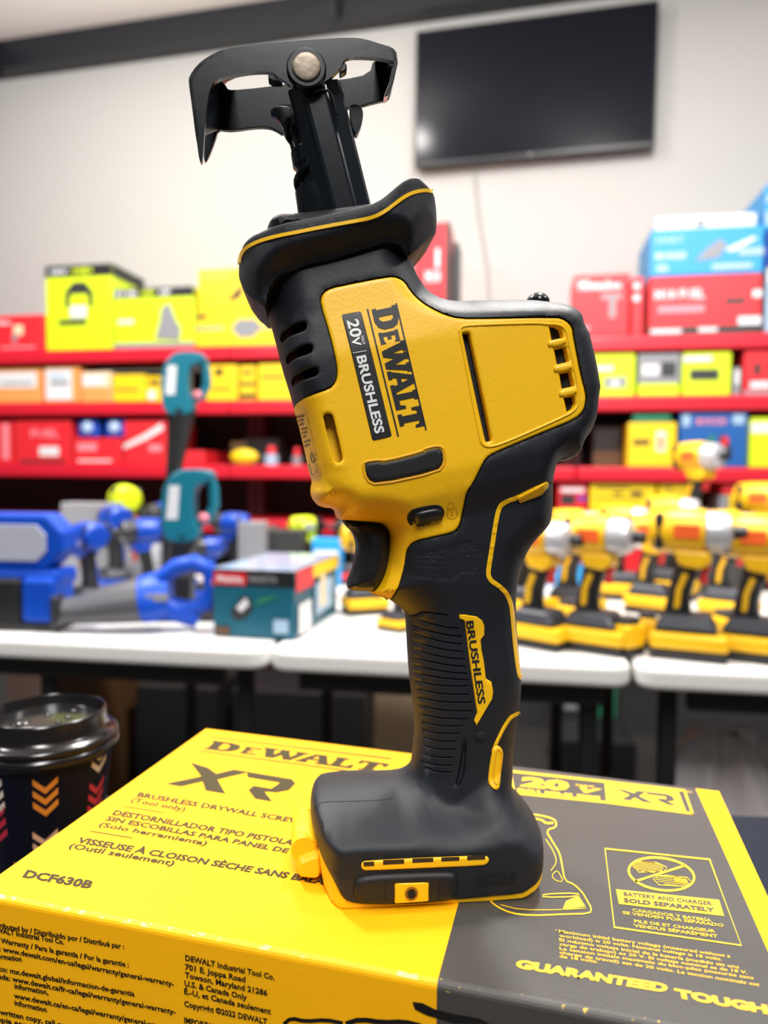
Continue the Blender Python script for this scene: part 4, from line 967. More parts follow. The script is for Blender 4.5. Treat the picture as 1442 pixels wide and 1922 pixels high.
# ================================================================== RED SHELVING
SA_ = math.radians(10.5)
SD = Vector((math.cos(SA_), -math.sin(SA_), 0)); SN_ = Vector((math.sin(SA_), math.cos(SA_), 0)); S0 = Vector((0, 2.6, 0))
MS = frame(S0, SD, SN_)
def shx(x, y=760, dep=0.0): return (on_plane(x, y, S0 + SN_ * dep, SN_) - S0).dot(SD)
def shz(x, y, dep=0.0): return on_plane(x, y, S0 + SN_ * dep, SN_).z
M_red = mat('shelf_red_paint', (0.62, 0.012, 0.03), 0.32)
M_dred = mat('upright_dark_red', (0.10, 0.008, 0.012), 0.4)
M_dk = mat('shelf_shade_dark', (0.030, 0.028, 0.030), 0.8)  # dark tone stands in for the shade between the shelves
SHT = [1.462, 1.265, 1.032]; LIPH = .050; DEP = .40
def shelving(name, xa, xb, label, tops, lower):
    o = S0 + SD * ((xa + xb) / 2); e = empty(name, (o.x, o.y, 0), -SA_, label, 'shelves', 'red steel shelving bays'); w_ = xb - xa
    for z in tops + [lower]:
        MB().box((0, .012 if False else .0125, z - LIPH / 2), (w_ - .002, .025, LIPH)).box((0, DEP / 2 + .0125, z - .012), (w_ - .002, DEP - .025, .022)).build('shelf', M_red, e, bevel=.008, bseg=3)
    for x in (-w_ / 2 + .018, w_ / 2 - .018):
        for y in (.300, DEP - .02):
            MB().box((x, y, (tops[0]) / 2 - .02), (.030, .030, tops[0] - .04)).build('upright', M_dred, e)
    MB().box((0, DEP + .006, (tops[0] - .03) / 2), (w_ - .002, .006, tops[0] - .03)).build('shade_panel', M_dk, e)  # dark sheet added to paint the shade at the back of the bay
    return e
xL0 = shx(-260); xL1 = shx(428); xM1 = shx(1085); xR1 = shx(1800)
shelving('shelving_unit', xL0, xL1, 'red steel shelving bay at the left, stocked with red, lime and orange cartons', SHT, .832)
shelving('shelving_unit', xL1, xM1, 'red steel shelving bay behind the saw, second bay from the left', SHT, .832)
shelving('shelving_unit', xM1, xR1, 'red steel shelving bay at the right, stocked with cartons of several colours', SHT, .832)
# ---- cartons
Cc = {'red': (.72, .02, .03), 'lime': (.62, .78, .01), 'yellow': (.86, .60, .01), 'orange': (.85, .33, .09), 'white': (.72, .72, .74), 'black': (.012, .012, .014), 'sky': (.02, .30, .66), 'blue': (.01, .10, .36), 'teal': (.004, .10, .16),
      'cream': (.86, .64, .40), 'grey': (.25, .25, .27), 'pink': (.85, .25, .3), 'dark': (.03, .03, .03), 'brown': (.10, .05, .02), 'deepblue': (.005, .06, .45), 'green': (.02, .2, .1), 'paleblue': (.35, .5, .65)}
def cm(c): return mat('print_' + c + '_card', Cc[c], .42)
def carton_local(e, w_, d, h, col, gfx, side=None):
    """e: Empty at the base centre of the front edge; front face at local y=0 facing -y"""
    MB().box((0, d / 2, h / 2), (w_, d, h)).build('carton_body', cm(col), e, bevel=min(.004, w_ * .05))
    k = 0
    for g in gfx:
        kind = g[0]; k += 1; yo = -.0006 - .0003 * k
        if kind == 'r':
            _, a, b, c, d2, cc = g
            MB().add([(w_ * (a - .5), yo, h * c), (w_ * (b - .5), yo, h * c), (w_ * (b - .5), yo, h * d2), (w_ * (a - .5), yo, h * d2)], [(0, 1, 2, 3)]).build('printed_panel', cm(cc), e)
        elif kind == 'p':      # free polygon
            _, pts, cc = g
            MB().add([(w_ * (a - .5), yo, h * b) for a, b in pts], [tuple(range(len(pts)))]).build('printed_shape', cm(cc), e)
        elif kind == 's':      # side panel on the +x or -x side
            _, sd, a, b, c, d2, cc = g
            x = sd * (w_ / 2 + .0006 + .0003 * k); q = [(x, d * a, h * c), (x, d * b, h * c), (x, d * b, h * d2), (x, d * a, h * d2)]
            MB().add(q if sd > 0 else q[::-1], [(0, 1, 2, 3)]).build('side_panel', cm(cc), e)
        elif kind == 't':
            _, s, a, b, c, d2, cc = g
            if s.startswith('#'): VF = logo_word()
            else: VF = text2d(s, .03, 1)
            V, Fs = VF
            vs = [(w_ * (a + (b - a) * p - .5), yo, h * (c + (d2 - c) * q)) for p, q in V]; fs = []
            for f in Fs:
                A, B, C_ = (vs[i] for i in f[:3]); ar = (B[0] - A[0]) * (C_[2] - A[2]) - (B[2] - A[2]) * (C_[0] - A[0]); fs.append(f if ar > 0 else f[::-1])
            MB().add(vs, fs).build('lettering', cm(cc), e)
def shelf_carton(name, row, x0, x1, ytop, col, label, gfx, cat='box', d=.26, dep=.015, zb=None, group=None, rz=0.0, y_ref=None):
    xa = shx(x0, 760, dep); xb = shx(x1, 760, dep); z0 = SHT[row] + .0005 if zb is None else zb
    zt_ = shz((x0 + x1) / 2, ytop, dep)
    if row: zt_ = min(zt_, SHT[row - 1] - LIPH - .004)
    h = max(.02, zt_ - z0)
    o = S0 + SD * ((xa + xb) / 2) + SN_ * dep + Vector((0, 0, z0))
    e = empty(name, o, -SA_ + rz, label, cat, group); carton_local(e, abs(xb - xa) - .003, d, h, col, gfx); return zt_
R = 'r'
shelf_carton('product_box', 0, -60, 84, 592, 'red', 'red carton at the left end of the top shelf with a small tool pictured', [(R, .62, .74, .45, .72, 'cream'), ('r', .60, .66, .25, .5, 'grey'), ('t', 'Milwaukee', .42, .58, .75, .88, 'white'), (R, .45, .9, .08, .14, 'pink')])
shelf_carton('product_box', 0, 88, 213, 497, 'lime', 'tall lime green carton with black top band and lantern picture on the top shelf', [(R, 0, 1, .86, 1, 'black'), ('t', '18V', .08, .35, .90, .96, 'white'), ('t', 'ONE+', .40, .72, .89, .97, 'lime'), ('p', [(.3, .5), (.3, .68), (.42, .8), (.6, .8), (.72, .68), (.72, .5), (.66, .5), (.64, .66), (.38, .66), (.36, .5)], 'dark'), (R, .38, .62, .38, .52, 'white'), (R, .2, .62, .3, .36, 'dark'), ('s', 1, 0, 1, .86, 1, 'black')], d=.24)
shelf_carton('product_box', 0, 216, 366, 540, 'lime', 'wide lime green carton with a tool picture right of the tall lime carton', [(R, 0, 1, .84, 1, 'black'), (R, 0, 1, 0, .09, 'grey'), ('t', 'RYOBI', .02, .28, .87, .97, 'white'), ('t', 'ONE+', .33, .52, .87, .97, 'lime'), ('t', 'HP', .58, .72, .87, .97, 'white'), (R, .05, .25, .42, .48, 'white'), ('p', [(.52, .15), (.58, .45), (.6, .66), (.7, .74), (.76, .5), (.84, .3), (.82, .12)], 'grey')])
z_ = shelf_carton('product_box', 0, 368, 548, 583, 'yellow', 'yellow carton with grey tool picture, under the plain yellow carton on the top shelf', [(R, 0, .12, .8, .92, 'black'), (R, 0, .3, .48, .56, 'grey'), ('p', [(.38, .5), (.45, .75), (.62, .75), (.7, .5), (.6, .25), (.46, .25)], 'grey'), (R, .68, 1, .46, .54, 'grey')])
shelf_carton('product_box', 0, 372, 548, 502, 'yellow', 'plain yellow carton stacked on the yellow carton with the grey tool picture', [('t', 'DEWALT', .05, .35, .78, .9, 'orange'), ('p', [(.3, .2), (.42, .5), (.5, .62), (.46, .3)], 'brown')], zb=z_ + .001)
shelf_carton('product_box', 0, 560, 700, 560, 'yellow', 'yellow carton on the top shelf hidden behind the body of the saw', [])
# red tool bag seen in the neck of the saw
shelf_carton('product_box', 0, 772, 842, 418, 'red', 'tall red carton with white marks standing in the gap under the finger guard', [(R, .62, .72, .62, .78, 'white'), ('t', 'M18', .35, .75, .5, .6, 'white'), (R, .3, .8, .2, .26, 'pink'), (R, .88, 1, 0, 1, 'dark')], d=.15)
shelf_carton('product_box', 0, 846, 858, 455, 'black', 'narrow dark case right against the tall red carton', [], d=.12)
shelf_carton('product_box', 0, 1072, 1178, 515, 'red', 'red carton with white script and a grey drill picture on the top shelf', [('t', 'Milwaukee', .08, .85, .76, .92, 'white'), (R, .5, .86, .6, .68, 'grey'), (R, .64, .76, .3, .62, 'grey'), (R, .06, .3, .1, .18, 'pink')], d=.2)
shelf_carton('product_box', 0, 1181, 1203, 520, 'red', 'narrow red carton with white stripes left of the stacked blue and red cartons', [(R, .1, .7, .6, .7, 'white'), (R, .1, .7, .8, .9, 'white')], d=.2, dep=.03)
z_ = shelf_carton('product_box', 0, 1213, 1424, 517, 'red', 'large red carton with white lettering under the bright blue carton', [('t', 'M18 FUEL', .05, .5, .62, .78, 'white'), (R, .08, .5, .38, .5, 'pink'), (R, .68, .86, .5, .6, 'dark'), (R, 0, 1, 0, .14, 'dark'), (R, .02, .3, .03, .1, 'white'), (R, .45, .62, .04, .11, 'white'), (R, .8, 1, .14, .28, 'white'), (R, .92, 1, .6, .72, 'white')])
z2 = shelf_carton('product_box', 0, 1213, 1426, 427, 'sky', 'bright blue carton with a power tool picture on top of the large red carton', [('t', 'HART', .05, .3, .72, .84, 'paleblue'), ('t', 'BRUSHLESS', .05, .32, .38, .5, 'white'), ('p', [(.4, .3), (.5, .55), (.62, .75), (.68, .6), (.6, .35)], 'grey'), ('p', [(.66, .52), (.9, .76), (.94, .72), (.72, .46)], 'white'), (R, .78, 1, .38, .52, 'paleblue'), (R, .06, .16, .1, .24, 'paleblue'), (R, .55, .9, .1, .22, 'paleblue')], zb=z_ + .001)
shelf_carton('blister_pack', 0, 1222, 1410, 404, 'white', 'clear and white package lying on the bright blue carton', [(R, .2, .35, .3, .6, 'pink'), (R, .4, .5, .2, .7, 'grey')], zb=z2 + .001, cat='package', d=.2, dep=.04)
z_ = shelf_carton('product_box', 0, 1432, 1540, 500, 'paleblue', 'pale blue and white carton at the right edge of the top shelf', [(R, 0, 1, .75, 1, 'white')])
z_ = shelf_carton('product_box', 0, 1431, 1540, 430, 'deepblue', 'deep blue carton at the right edge, on the pale blue one', [], zb=z_ + .001)
shelf_carton('product_box', 0, 1425, 1540, 343, 'sky', 'light blue patterned carton topmost of the stack at the right edge', [(R, 0, 1, .6, .75, 'paleblue'), (R, 0, 1, .1, .4, 'paleblue')], zb=z_ + .001)
# second shelf
def row2(x0, x1, yt, col, label, g, **k): return shelf_carton('product_box', 1, x0, x1, yt, col, label, g, **k)
row2(-70, 78, 694, 'orange', 'orange and white carton at the left end of the second shelf', [(R, .45, .95, .45, .92, 'white'), (R, .5, .9, .55, .62, 'grey')])
row2(82, 150, 690, 'orange', 'orange carton with a large white label second from the left on the second shelf', [(R, .06, .8, .08, .95, 'white'), (R, .2, .6, .7, .8, 'paleblue'), (R, .2, .7, .5, .62, 'grey')])
row2(153, 208, 698, 'cream', 'peach carton with a white top on the second shelf', [(R, .0, 1, .0, .5, 'orange'), (R, .05, .8, .55, .9, 'white')])
row2(211, 272, 703, 'yellow', 'yellow carton next to the peach one on the second shelf', [(R, .1, .8, .4, .48, 'dark')])
row2(275, 304, 706, 'yellow', 'small yellow carton with a pale disc beside the teal saw', [(R, .1, .6, .1, .45, 'white'), (R, .2, .9, .65, .85, 'brown')], dep=.03)
row2(386, 446, 685, 'yellow', 'yellow carton right of the teal saw on the second shelf', [(R, .3, .55, .7, .9, 'black'), (R, .2, .8, .3, .36, 'brown')])
row2(449, 480, 686, 'yellow', 'black banded yellow carton between two plain yellow ones', [(R, 0, 1, .42, .52, 'black'), (R, 0, 1, .06, .2, 'black'), (R, .2, .8, .75, .85, 'brown')], dep=.02)
row2(483, 560, 683, 'yellow', 'yellow carton on the second shelf touching the outline of the saw', [(R, .1, .7, .6, .68, 'brown')])
row2(1108, 1192, 658, 'lime', 'pale lime carton with a dark picture, leftmost of the lime ones at the right', [(R, .1, .5, .6, .7, 'white'), (R, .3, .8, .2, .45, 'grey'), (R, .45, .65, .25, .36, 'white')])
row2(1196, 1276, 664, 'lime', 'grey and lime carton in the middle of the lime ones', [(R, 0, 1, .3, 1, 'grey'), (R, .1, .5, .5, .75, 'white'), (R, .55, .9, .45, .8, 'dark')])
row2(1279, 1372, 660, 'lime', 'lime carton with a dark tool picture, rightmost of the lime ones', [(R, .15, .75, .35, .6, 'dark'), (R, .0, .6, .78, .9, 'white')])
row2(1375, 1390, 690, 'grey', 'small grey bottle shaped pack between lime and red cartons', [(R, .2, .8, .4, .9, 'white')], d=.05)
row2(1394, 1520, 652, 'red', 'red carton at the right edge of the second shelf', [(R, .1, .4, .15, .3, 'white'), (R, .15, .25, .45, .7, 'dark'), (R, 0, 1, 0, .1, 'grey')])
# third shelf
def row3(x0, x1, yt, col, label, g, **k): return shelf_carton('product_box', 2, x0, x1, yt, col, label, g, **k)
row3(-80, 22, 792, 'red', 'red carton with a white stripe at the left end of the third shelf', [(R, .82, .95, .1, .95, 'pink')])
row3(25, 132, 790, 'red', 'red carton with white lettering left of the blue pair', [('t', 'FUEL', .3, .8, .62, .8, 'pink'), (R, .45, .8, .18, .4, 'white'), (R, .1, .9, .02, .08, 'dark')])
row3(135, 228, 822, 'red', 'low red carton under the two blue tape packs', [(R, .1, .5, .5, .8, 'pink'), (R, .1, .8, .08, .16, 'white')])
row3(231, 312, 790, 'red', 'red carton with a white diagonal left of the dark boot of the teal saw', [('p', [(.0, .45), (.5, .7), (.9, .95), (.95, .8), (.5, .55), (.0, .35)], 'white'), (R, .6, .9, .3, .45, 'pink')])
row3(322, 384, 846, 'red', 'low red carton just behind the teal saw', [])
for i, (xa, xb) in enumerate(((133, 178), (183, 230))):
    xx = (shx(xa) + shx(xb)) / 2; z0 = shz(155, 822) + .002
    o = S0 + SD * xx + SN_ * .03 + Vector((0, 0, z0)); e = empty('tape_pack', o, -SA_, ('blue pack with a round pale spot, left of the pair', 'blue pack with a round pale spot, right of the pair')[i] + ' on the third shelf', 'package', 'blue packs on the third shelf')
    MB().box((0, .03, .035), (.085, .06, .068)).build('pack_body', cm('deepblue'), e, bevel=.012, bseg=3)
    MB().lathe([(.022, 0), (.020, .006), (.012, .009), (0, .010)], (0, .0, .040), (0, -1, 0), 24, cap=False).build('bubble', mat('pale_bubble', (.5, .65, .85), .15), e, smooth=True)
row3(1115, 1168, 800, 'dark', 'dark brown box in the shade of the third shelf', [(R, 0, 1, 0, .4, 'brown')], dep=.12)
row3(1180, 1273, 793, 'yellow', 'rounded yellow case with an orange label on the third shelf', [(R, .58, .78, .35, .8, 'white'), (R, .62, .74, .4, .7, 'orange'), (R, .1, .45, .5, .62, 'brown')])
z_ = shz(1226.5, 793, .015) + .003
shelf_carton('product_box', 2, 1188, 1262, 778, 'green', 'flat dark green box on the rounded yellow case', [], zb=z_, d=.15)
row3(1277, 1406, 764, 'blue', 'dark blue carton with a green and red tool picture', [('t', 'BOSCH', .25, .68, .78, .9, 'pink'), (R, .03, .15, .75, .95, 'paleblue'), (R, .78, .95, .78, .95, 'paleblue'), ('p', [(.38, .25), (.42, .55), (.52, .6), (.5, .3)], 'green'), ('p', [(.55, .2), (.6, .6), (.72, .55), (.78, .25), (.66, .12)], 'dark'), (R, .62, .72, .4, .55, 'red'), (R, .03, .2, .1, .3, 'paleblue')])
row3(1410, 1520, 784, 'lime', 'lime carton with a white top at the right edge of the third shelf', [(R, 0, 1, .7, .9, 'white')], dep=.005)
# small goods right of the post on the third shelf
def on_shelf(x, dep=.04, row=2): return S0 + SD * shx(x, 860, dep) + SN_ * dep + Vector((0, 0, SHT[row] + .0005))
e = empty('tape_measure', on_shelf(455), -SA_, 'rounded yellow tape measure case on the third shelf beside the post', 'tape measure')
MB().ball((0, .02, .030), (.056, .02, .030), seg=20).build('case', cm('yellow'), e, smooth=True)
MB().box((0, .02, .0015), (.09, .03, .003)).build('base_plate', cm('dark'), e)
MB().box((-.03, .045, .043), (.06, .012, .086)).build('backing_card', cm('brown'), e)
for (x, h, lab, body) in ((505, .040, 'small silver bottle with a red cap behind the handle side of the saw', 'paleblue'), (553, .034, 'squat bottle with a bright red cap closest to the saw on the third shelf', 'grey')):
    e = empty('bottle', on_shelf(x), -SA_, lab, 'bottle'); r_ = .026 if x == 505 else .018
    MB().lathe([(r_, 0), (r_, h * .9), (r_ * .7, h)], (0, .03, 0), seg=20).build('bottle_body', cm(body), e, smooth=True)
    MB().lathe([(r_ * .6, h + .0002), (r_ * .65, h + .02), (r_ * .45, h + .03)], (0, .03, 0), seg=20).build('cap', cm('red'), e, smooth=True)
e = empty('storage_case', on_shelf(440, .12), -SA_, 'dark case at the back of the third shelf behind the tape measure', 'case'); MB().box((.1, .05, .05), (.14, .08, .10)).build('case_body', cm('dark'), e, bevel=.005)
# goods on the table rear, in front of the bottom gap: stock standing on the lowest visible shelf
SH4 = .832
def low_carton(x0, x1, yt, yb, col, label, g, dep=.02, rz=0, d=.2):
    xa = shx(x0, 950, dep); xb = shx(x1, 950, dep); zt_ = min(shz((x0 + x1) / 2, yt, dep), .976); zb = SH4 + .001
    o = S0 + SD * ((xa + xb) / 2) + SN_ * dep + Vector((0, 0, zb)); e = empty('product_box', o, -SA_, label, 'box'); carton_local(e, abs(xb - xa) - .003, d, zt_ - zb, col, g)
low_carton(1046, 1103, 908, 990, 'red', 'red carton under the lowest red ledge right beside the saw', [(R, .1, .9, .80, .90, 'white'), (R, .1, .6, .5, .75, 'dark'), (R, .7, .95, .6, .7, 'deepblue')])
low_carton(1106, 1232, 905, 990, 'yellow', 'yellow carton with brown print below the lowest red ledge', [(R, .06, .94, .66, .68, 'brown'), (R, .1, .6, .88, .92, 'brown'), (R, .62, .8, .72, .84, 'brown'), (R, .35, .5, .74, .8, 'brown')])
low_carton(1235, 1304, 903, 990, 'yellow', 'plain yellow carton right of the one with brown print', [(R, .2, .8, .8, .83, 'brown'), (R, .1, .4, .9, .94, 'brown')])
low_carton(1350, 1372, 930, 990, 'grey', 'narrow grey box behind the drills', [])
low_carton(1362, 1520, 930, 990, 'yellow', 'yellow carton at the right edge under a red one', [(R, .1, .9, .85, .9, 'brown'), (R, .2, .5, .7, .8, 'brown')])
zz = shz(1441, 930, .02) + .002; xa = shx(1355, 950, .02); xb = shx(1520, 950, .02)
e = empty('product_box', S0 + SD * ((xa + xb) / 2) + SN_ * .02 + Vector((0, 0, zz + .0005)), -SA_, 'flat red carton with white lettering just under the lowest ledge', 'box')
carton_local(e, xb - xa, .2, max(.02, .978 - zz), 'red', [('t', 'Milwaukee', .2, .6, .4, .8, 'white')])

# ================================================================== BACKGROUND TABLES
TZ = .74
M_tab = mat('folding_table_white', (0.74, 0.73, 0.71), 0.35, bump=.1, bscale=200)
M_leg = mat('table_leg_black', (0.012, 0.012, 0.013), 0.4)
tA = on_z(0, 1197, TZ); tB = on_z(1442, 1262, TZ)
TDir = (tB - tA).normalized(); TA2 = math.atan2(TDir.y, TDir.x); TNr = Vector((-TDir.y, TDir.x, 0))
def tx(x):
    n = TNr; p = on_plane(x, 1230, tA, n); return (p - tA).dot(TDir)
def rounded(w_, d, r, n=6):
    pts = []
    for cx_, cy_, a0 in ((w_ / 2 - r, d - r, 0), (-w_ / 2 + r, d - r, 90), (-w_ / 2 + r, r, 180), (w_ / 2 - r, r, 270)):
        for i in range(n + 1):
            a = math.radians(a0 + 90 * i / n); pts.append((cx_ + r * math.cos(a), cy_ + r * math.sin(a)))
    return pts
def folding_table(xa, xb, label, lb):
    c = tA + TDir * ((xa + xb) / 2); e = empty('folding_table', (c.x, c.y, 0), TA2, label, 'table', 'white folding tables'); w_ = xb - xa
    MB().prism(rounded(w_ - .006, .76, .028), TZ - .033, TZ, plane='xy').build('tabletop', M_tab, e, bevel=.009, bseg=4)
    for yy in (.06, .70): MB().box((0, yy, TZ - .055), (w_ * .86, .02, .035)).build('frame_rail', M_leg, e)
    for sx in lb:
        for y in (.09, .67):
            MB().tube([(sx, y, .003), (sx, y, TZ - .04)], .0145, 10).build('leg', M_leg, e, smooth=True)
        MB().tube([(sx, .09, .32), (sx, .67, .32)], .010, 8).build('cross_brace', M_leg, e, smooth=True)
x1_ = tx(499); x2_ = tx(1194)
folding_table(x1_ - 1.2, x1_, 'white folding table at the left carrying the blue tools and the teal carton', (.6 - (x1_ - tx(425)), .6 - (x1_ - tx(28))))
folding_table(x1_, x2_, 'white folding table in the middle, mostly behind the saw', (-(x2_ - x1_) / 2 + .235, (x2_ - x1_) / 2 - .05))
folding_table(x2_, x2_ + 1.2, 'white folding table at the right carrying the yellow drills', (-.6 + (tx(1285) - x2_), .5))

# ---- power drill model
def drill_parts(e, body, nose, accent, grip='black', red=True):
    M_b = mat('tool_' + body, {'yellow': (.86, .56, .01), 'blue': (.004, .055, .42), 'lime': (.62, .74, .01), 'red': (.6, .02, .03), 'teal': (.004, .17, .24)}[body], .35)
    M_n = mat('nose_' + nose, {'silver': (.55, .55, .58), 'dark': (.05, .05, .055), 'black': (.015, .015, .016)}[nose], .3, metal=.3)
    M_g = mat('grip_black', (.012, .012, .013), .45)
    MB().lathe([(.004, -.060), (.022, -.059), (.029, -.052), (.031, -.030), (.0315, -.004), (.029, .010)], (0, 0, .168), (1, 0, 0), 20).build('motor_housing', M_b, e, smooth=True)
    MB().box((-.046, 0, .168), (.012, .060, .050)).build('rear_vent', M_g, e, bevel=.01)
    MB().lathe([(.0255, .0105), (.0275, .013), (.0265, .030), (.023, .040), (.012, .044)], (0, 0, .168), (1, 0, 0), 20).build('nose_cone', M_n, e, smooth=True)
    MB().lathe([(.009, .0445), (.009, .060), (.005, .061)], (0, 0, .168), (1, 0, 0), 14).build('bit_holder', M_g, e, smooth=True)
    MB().prism([(-.030, .145), (.016, .143), (.020, .128), (.006, .118), (-.020, .122)], -.022, .022).build('trigger_housing', M_b, e, bevel=.005)
    MB().tube([(-.008, 0, .135), (-.014, 0, .110), (-.020, 0, .080), (-.022, 0, .050)], [.020, .0165, .016, .020], 14, flat=.85).build('handle', M_g, e, smooth=True)
    MB().tube([(-.012, -.0160, .112), (-.020, -.0165, .090), (-.022, -.0150, .066)], .0045, 8, flat=.6).build('handle_stripe', M_b, e, smooth=True)
    MB().prism([(.008, .124), (.020, .122), (.014, .110), (.016, .098), (.004, .098)], -.007, .007).build('trigger', mat('trigger_red' if red else 'trigger_dark', (.55, .02, .02) if red else (.03, .03, .03), .4), e, bevel=.003)
    MB().box((-.010, 0, .047), (.082, .062, .022), taper=(.7, .75)).build('foot', mat('grip_slate', (.035, .038, .05), .4), e, bevel=.006)
    b = MB().box((-.006, 0, .0235), (.098, .070, .022)); bt = b.build('battery', M_b, e, bevel=.006)
    o = MB().box((-.006, 0, .0055), (.094, .066, .011)).build('battery_base', M_g, e, bevel=.003); o.parent = bt
    MB().add([(-.028, -.0322, .160), (.004, -.0325, .160), (.004, -.0325, .178), (-.028, -.0322, .178)], [(0, 1, 2, 3)]).build('label_sticker', mat('sticker_' + accent, {'orange': (.85, .12, .02), 'white': (.7, .7, .72), 'grey': (.3, .3, .32)}[accent], .4), e)
protos = {}
def copy_thing(src, name):
    r_ = src.copy(); COL.objects.link(r_)
    for ch in list(src.children):
        c = ch.copy(); COL.objects.link(c); c.parent = r_
        for g in ch.children:
            d = g.copy(); COL.objects.link(d); d.parent = c
    return r_
def drill(kind, px_, py_, rz, scale, label, group, z=TZ, lay=None, at=None):
    key = kind
    p = on_z(px_, py_, z) if at is None else Vector(at)
    if key not in protos:
        e = empty('cordless_drill', (0, 0, 0)); drill_parts(e, *kind); protos[key] = e; o = e
    else: o = copy_thing(protos[key], 'cordless_drill')
    M = Matrix.Translation((p.x, p.y, z + .0008 + (0 if lay is None else .037 * scale))) @ Matrix.Rotation(rz, 4, 'Z')
    if lay is not None: M = M @ Matrix.Rotation(math.radians(lay), 4, 'X')
    o.matrix_world = M @ Matrix.Scale(scale, 4)
    tag(o, label, 'drill', group); return o
YD = ('yellow', 'silver', 'orange'); GY = 'yellow drills on the right tables'
d2r = math.radians
for a in [(1022, 1212, -42, .98, 'yellow drill with a grey nose nearest the handle of the saw', TZ),
          (1128, 1220, -36, 1.02, 'yellow drill with a pale nose on the middle table, front row', TZ),
          (1302, 1232, -24, 1.08, 'yellow drill with a wide yellow battery at the corner of the right table', TZ),
          (1430, 1238, -32, 1.04, 'front yellow drill cut by the right edge of the picture', TZ),
          (1085, 1158, -40, 1.0, 'yellow drill in the second row just right of the saw', TZ),
          (1230, 1150, -40, .95, 'yellow drill in the second row over the joint of the tables', TZ),
          (1375, 1162, -40, 1.0, 'yellow drill in the second row at the right', TZ),
          (1265, 1122, -34, 1.1, 'yellow drill in the back row left of the raised drill', TZ),
          (1175, 1124, -24, 1.0, 'yellow drill in the back row behind the middle table front row', TZ),
          (985, 1158, -40, 1.0, 'yellow drill half hidden by the handle of the saw', TZ)]:
    drill(YD, a[0], a[1], d2r(a[2]), a[3], a[4], GY, z=a[5])
def pack(x, y, rz, label, sc=1.0):
    p = on_z(x, y, TZ); e = empty('battery_pack', (p.x, p.y, TZ + .0006), d2r(rz), label, 'battery', 'loose yellow batteries')
    MB().box((0, 0, .028), (.07 * sc, .06 * sc, .034)).build('case', mat('tool_yellow', (0, 0, 0)), e, bevel=.006)
    MB().box((0, 0, .0055), (.068 * sc, .058 * sc, .011)).build('base', mat('grip_black', (0, 0, 0)), e, bevel=.003)
    MB().box((0, 0, .050), (.05 * sc, .04 * sc, .010)).build('terminal_block', mat('grip_slate', (0, 0, 0)), e, bevel=.002)
pack(1176, 1228, 35, 'loose yellow battery in front, at the corner of the middle table', .62)
pack(1215, 1215, -25, 'loose yellow battery left of the drill with the wide battery', .5)
pack(1072, 1186, 40, 'loose yellow battery between the two front drills', .7)
pack(1372, 1212, 15, 'loose yellow battery between the two rightmost drills', .8)
# box that carries the raised drills
def table_carton(name, px_, py_, w_, d, h, rz, col, label, g, z=TZ, cat='box'):
    p = on_z(px_, py_, z); e = empty(name, (p.x, p.y, z + .0006), rz, label, cat); carton_local(e, w_, d, h, col, g); return e, p
e, p = table_carton('product_box', 1348, 1118, .13, .11, .12, d2r(-9), 'dark', 'dark carton at the back of the right table under the raised drill', [])
drill(YD, 0, 0, d2r(-60), 1.1, 'raised yellow drill standing on the dark carton, facing the camera', GY, z=TZ + .121, at=(p.x - .02, p.y + .055, 0))
drill(YD, 1438, 1100, d2r(-40), 1.25, 'tall yellow drill at the back against the right edge', GY)
# yellow things left of the handle of the saw
drill(YD, 738, 1182, d2r(140), .55, 'small yellow driver left of the ribbed handle', GY)
drill(YD, 690, 1150, d2r(20), .85, 'yellow driver behind the trigger of the saw', GY)

# ---- blue tools on the left table
BD = ('blue', 'dark', 'grey'); GB = 'blue tools on the left table'
for a in [(160, 1150, 140, .85, 'blue drill with a pale chuck left of the lying blue saw', None), (212, 1112, 130, .95, 'blue drill behind the grey front of the lying blue saw', None), (262, 1132, 215, .85, 'blue drill in the middle of the blue group', None), (330, 1108, 150, .8, 'blue drill under the lower teal saw', None),
          (388, 1128, 215, .65, 'blue drill beside the teal carton', None), (430, 1098, 160, .85, 'small blue drill behind the teal carton', None), (300, 1092, 240, .95, 'blue drill at the back of the blue group', None)]:
    drill(BD, a[0], a[1], d2r(a[2]), a[3], a[4], GB)
drill(('lime', 'black', 'grey'), 580, 1092, d2r(30), .8, 'lime green driver behind the teal carton', 'lime green tools')
drill(('lime', 'black', 'grey'), 232, 1088, d2r(120), 1.16, 'lime green driver at the back of the blue group', 'lime green tools')
drill(('red', 'black', 'white'), 655, 1095, d2r(200), .8, 'red driver at the back beside the trigger', 'red tools')
drill(('red', 'black', 'white'), 500, 1090, d2r(10), .7, 'red driver behind the top of the teal carton', 'red tools')
# flood light
M_bl = mat('tool_blue_shell', (.003, .06, .46), .4, spec=.3)
p = on_z(44, 1176, TZ); e = empty('work_light', (p.x, p.y, TZ + .0005), d2r(-4), 'large blue work light with a grey lens at the left edge of the table', 'work light')
def oct_(cx_, cz, w_, h, c): return [(cx_ - w_ / 2 + c, cz - h / 2), (cx_ + w_ / 2 - c, cz - h / 2), (cx_ + w_ / 2, cz - h / 2 + c), (cx_ + w_ / 2, cz + h / 2 - c), (cx_ + w_ / 2 - c, cz + h / 2), (cx_ - w_ / 2 + c, cz + h / 2), (cx_ - w_ / 2, cz + h / 2 - c), (cx_ - w_ / 2, cz - h / 2 + c)]
MB().prism(oct_(0, .145, .165, .092, .03), -.02, .03).build('lamp_head', M_bl, e, bevel=.006)
MB().prism(oct_(-.004, .143, .115, .060, .016), -.024, -.0205).build('lens', mat('lens_grey', (.40, .42, .50), .3), e, bevel=.001)
MB().box((0, .01, .085), (.15, .07, .028)).box((.045, .0, .05), (.055, .075, .075)).build('base_shell', M_bl, e, bevel=.008)
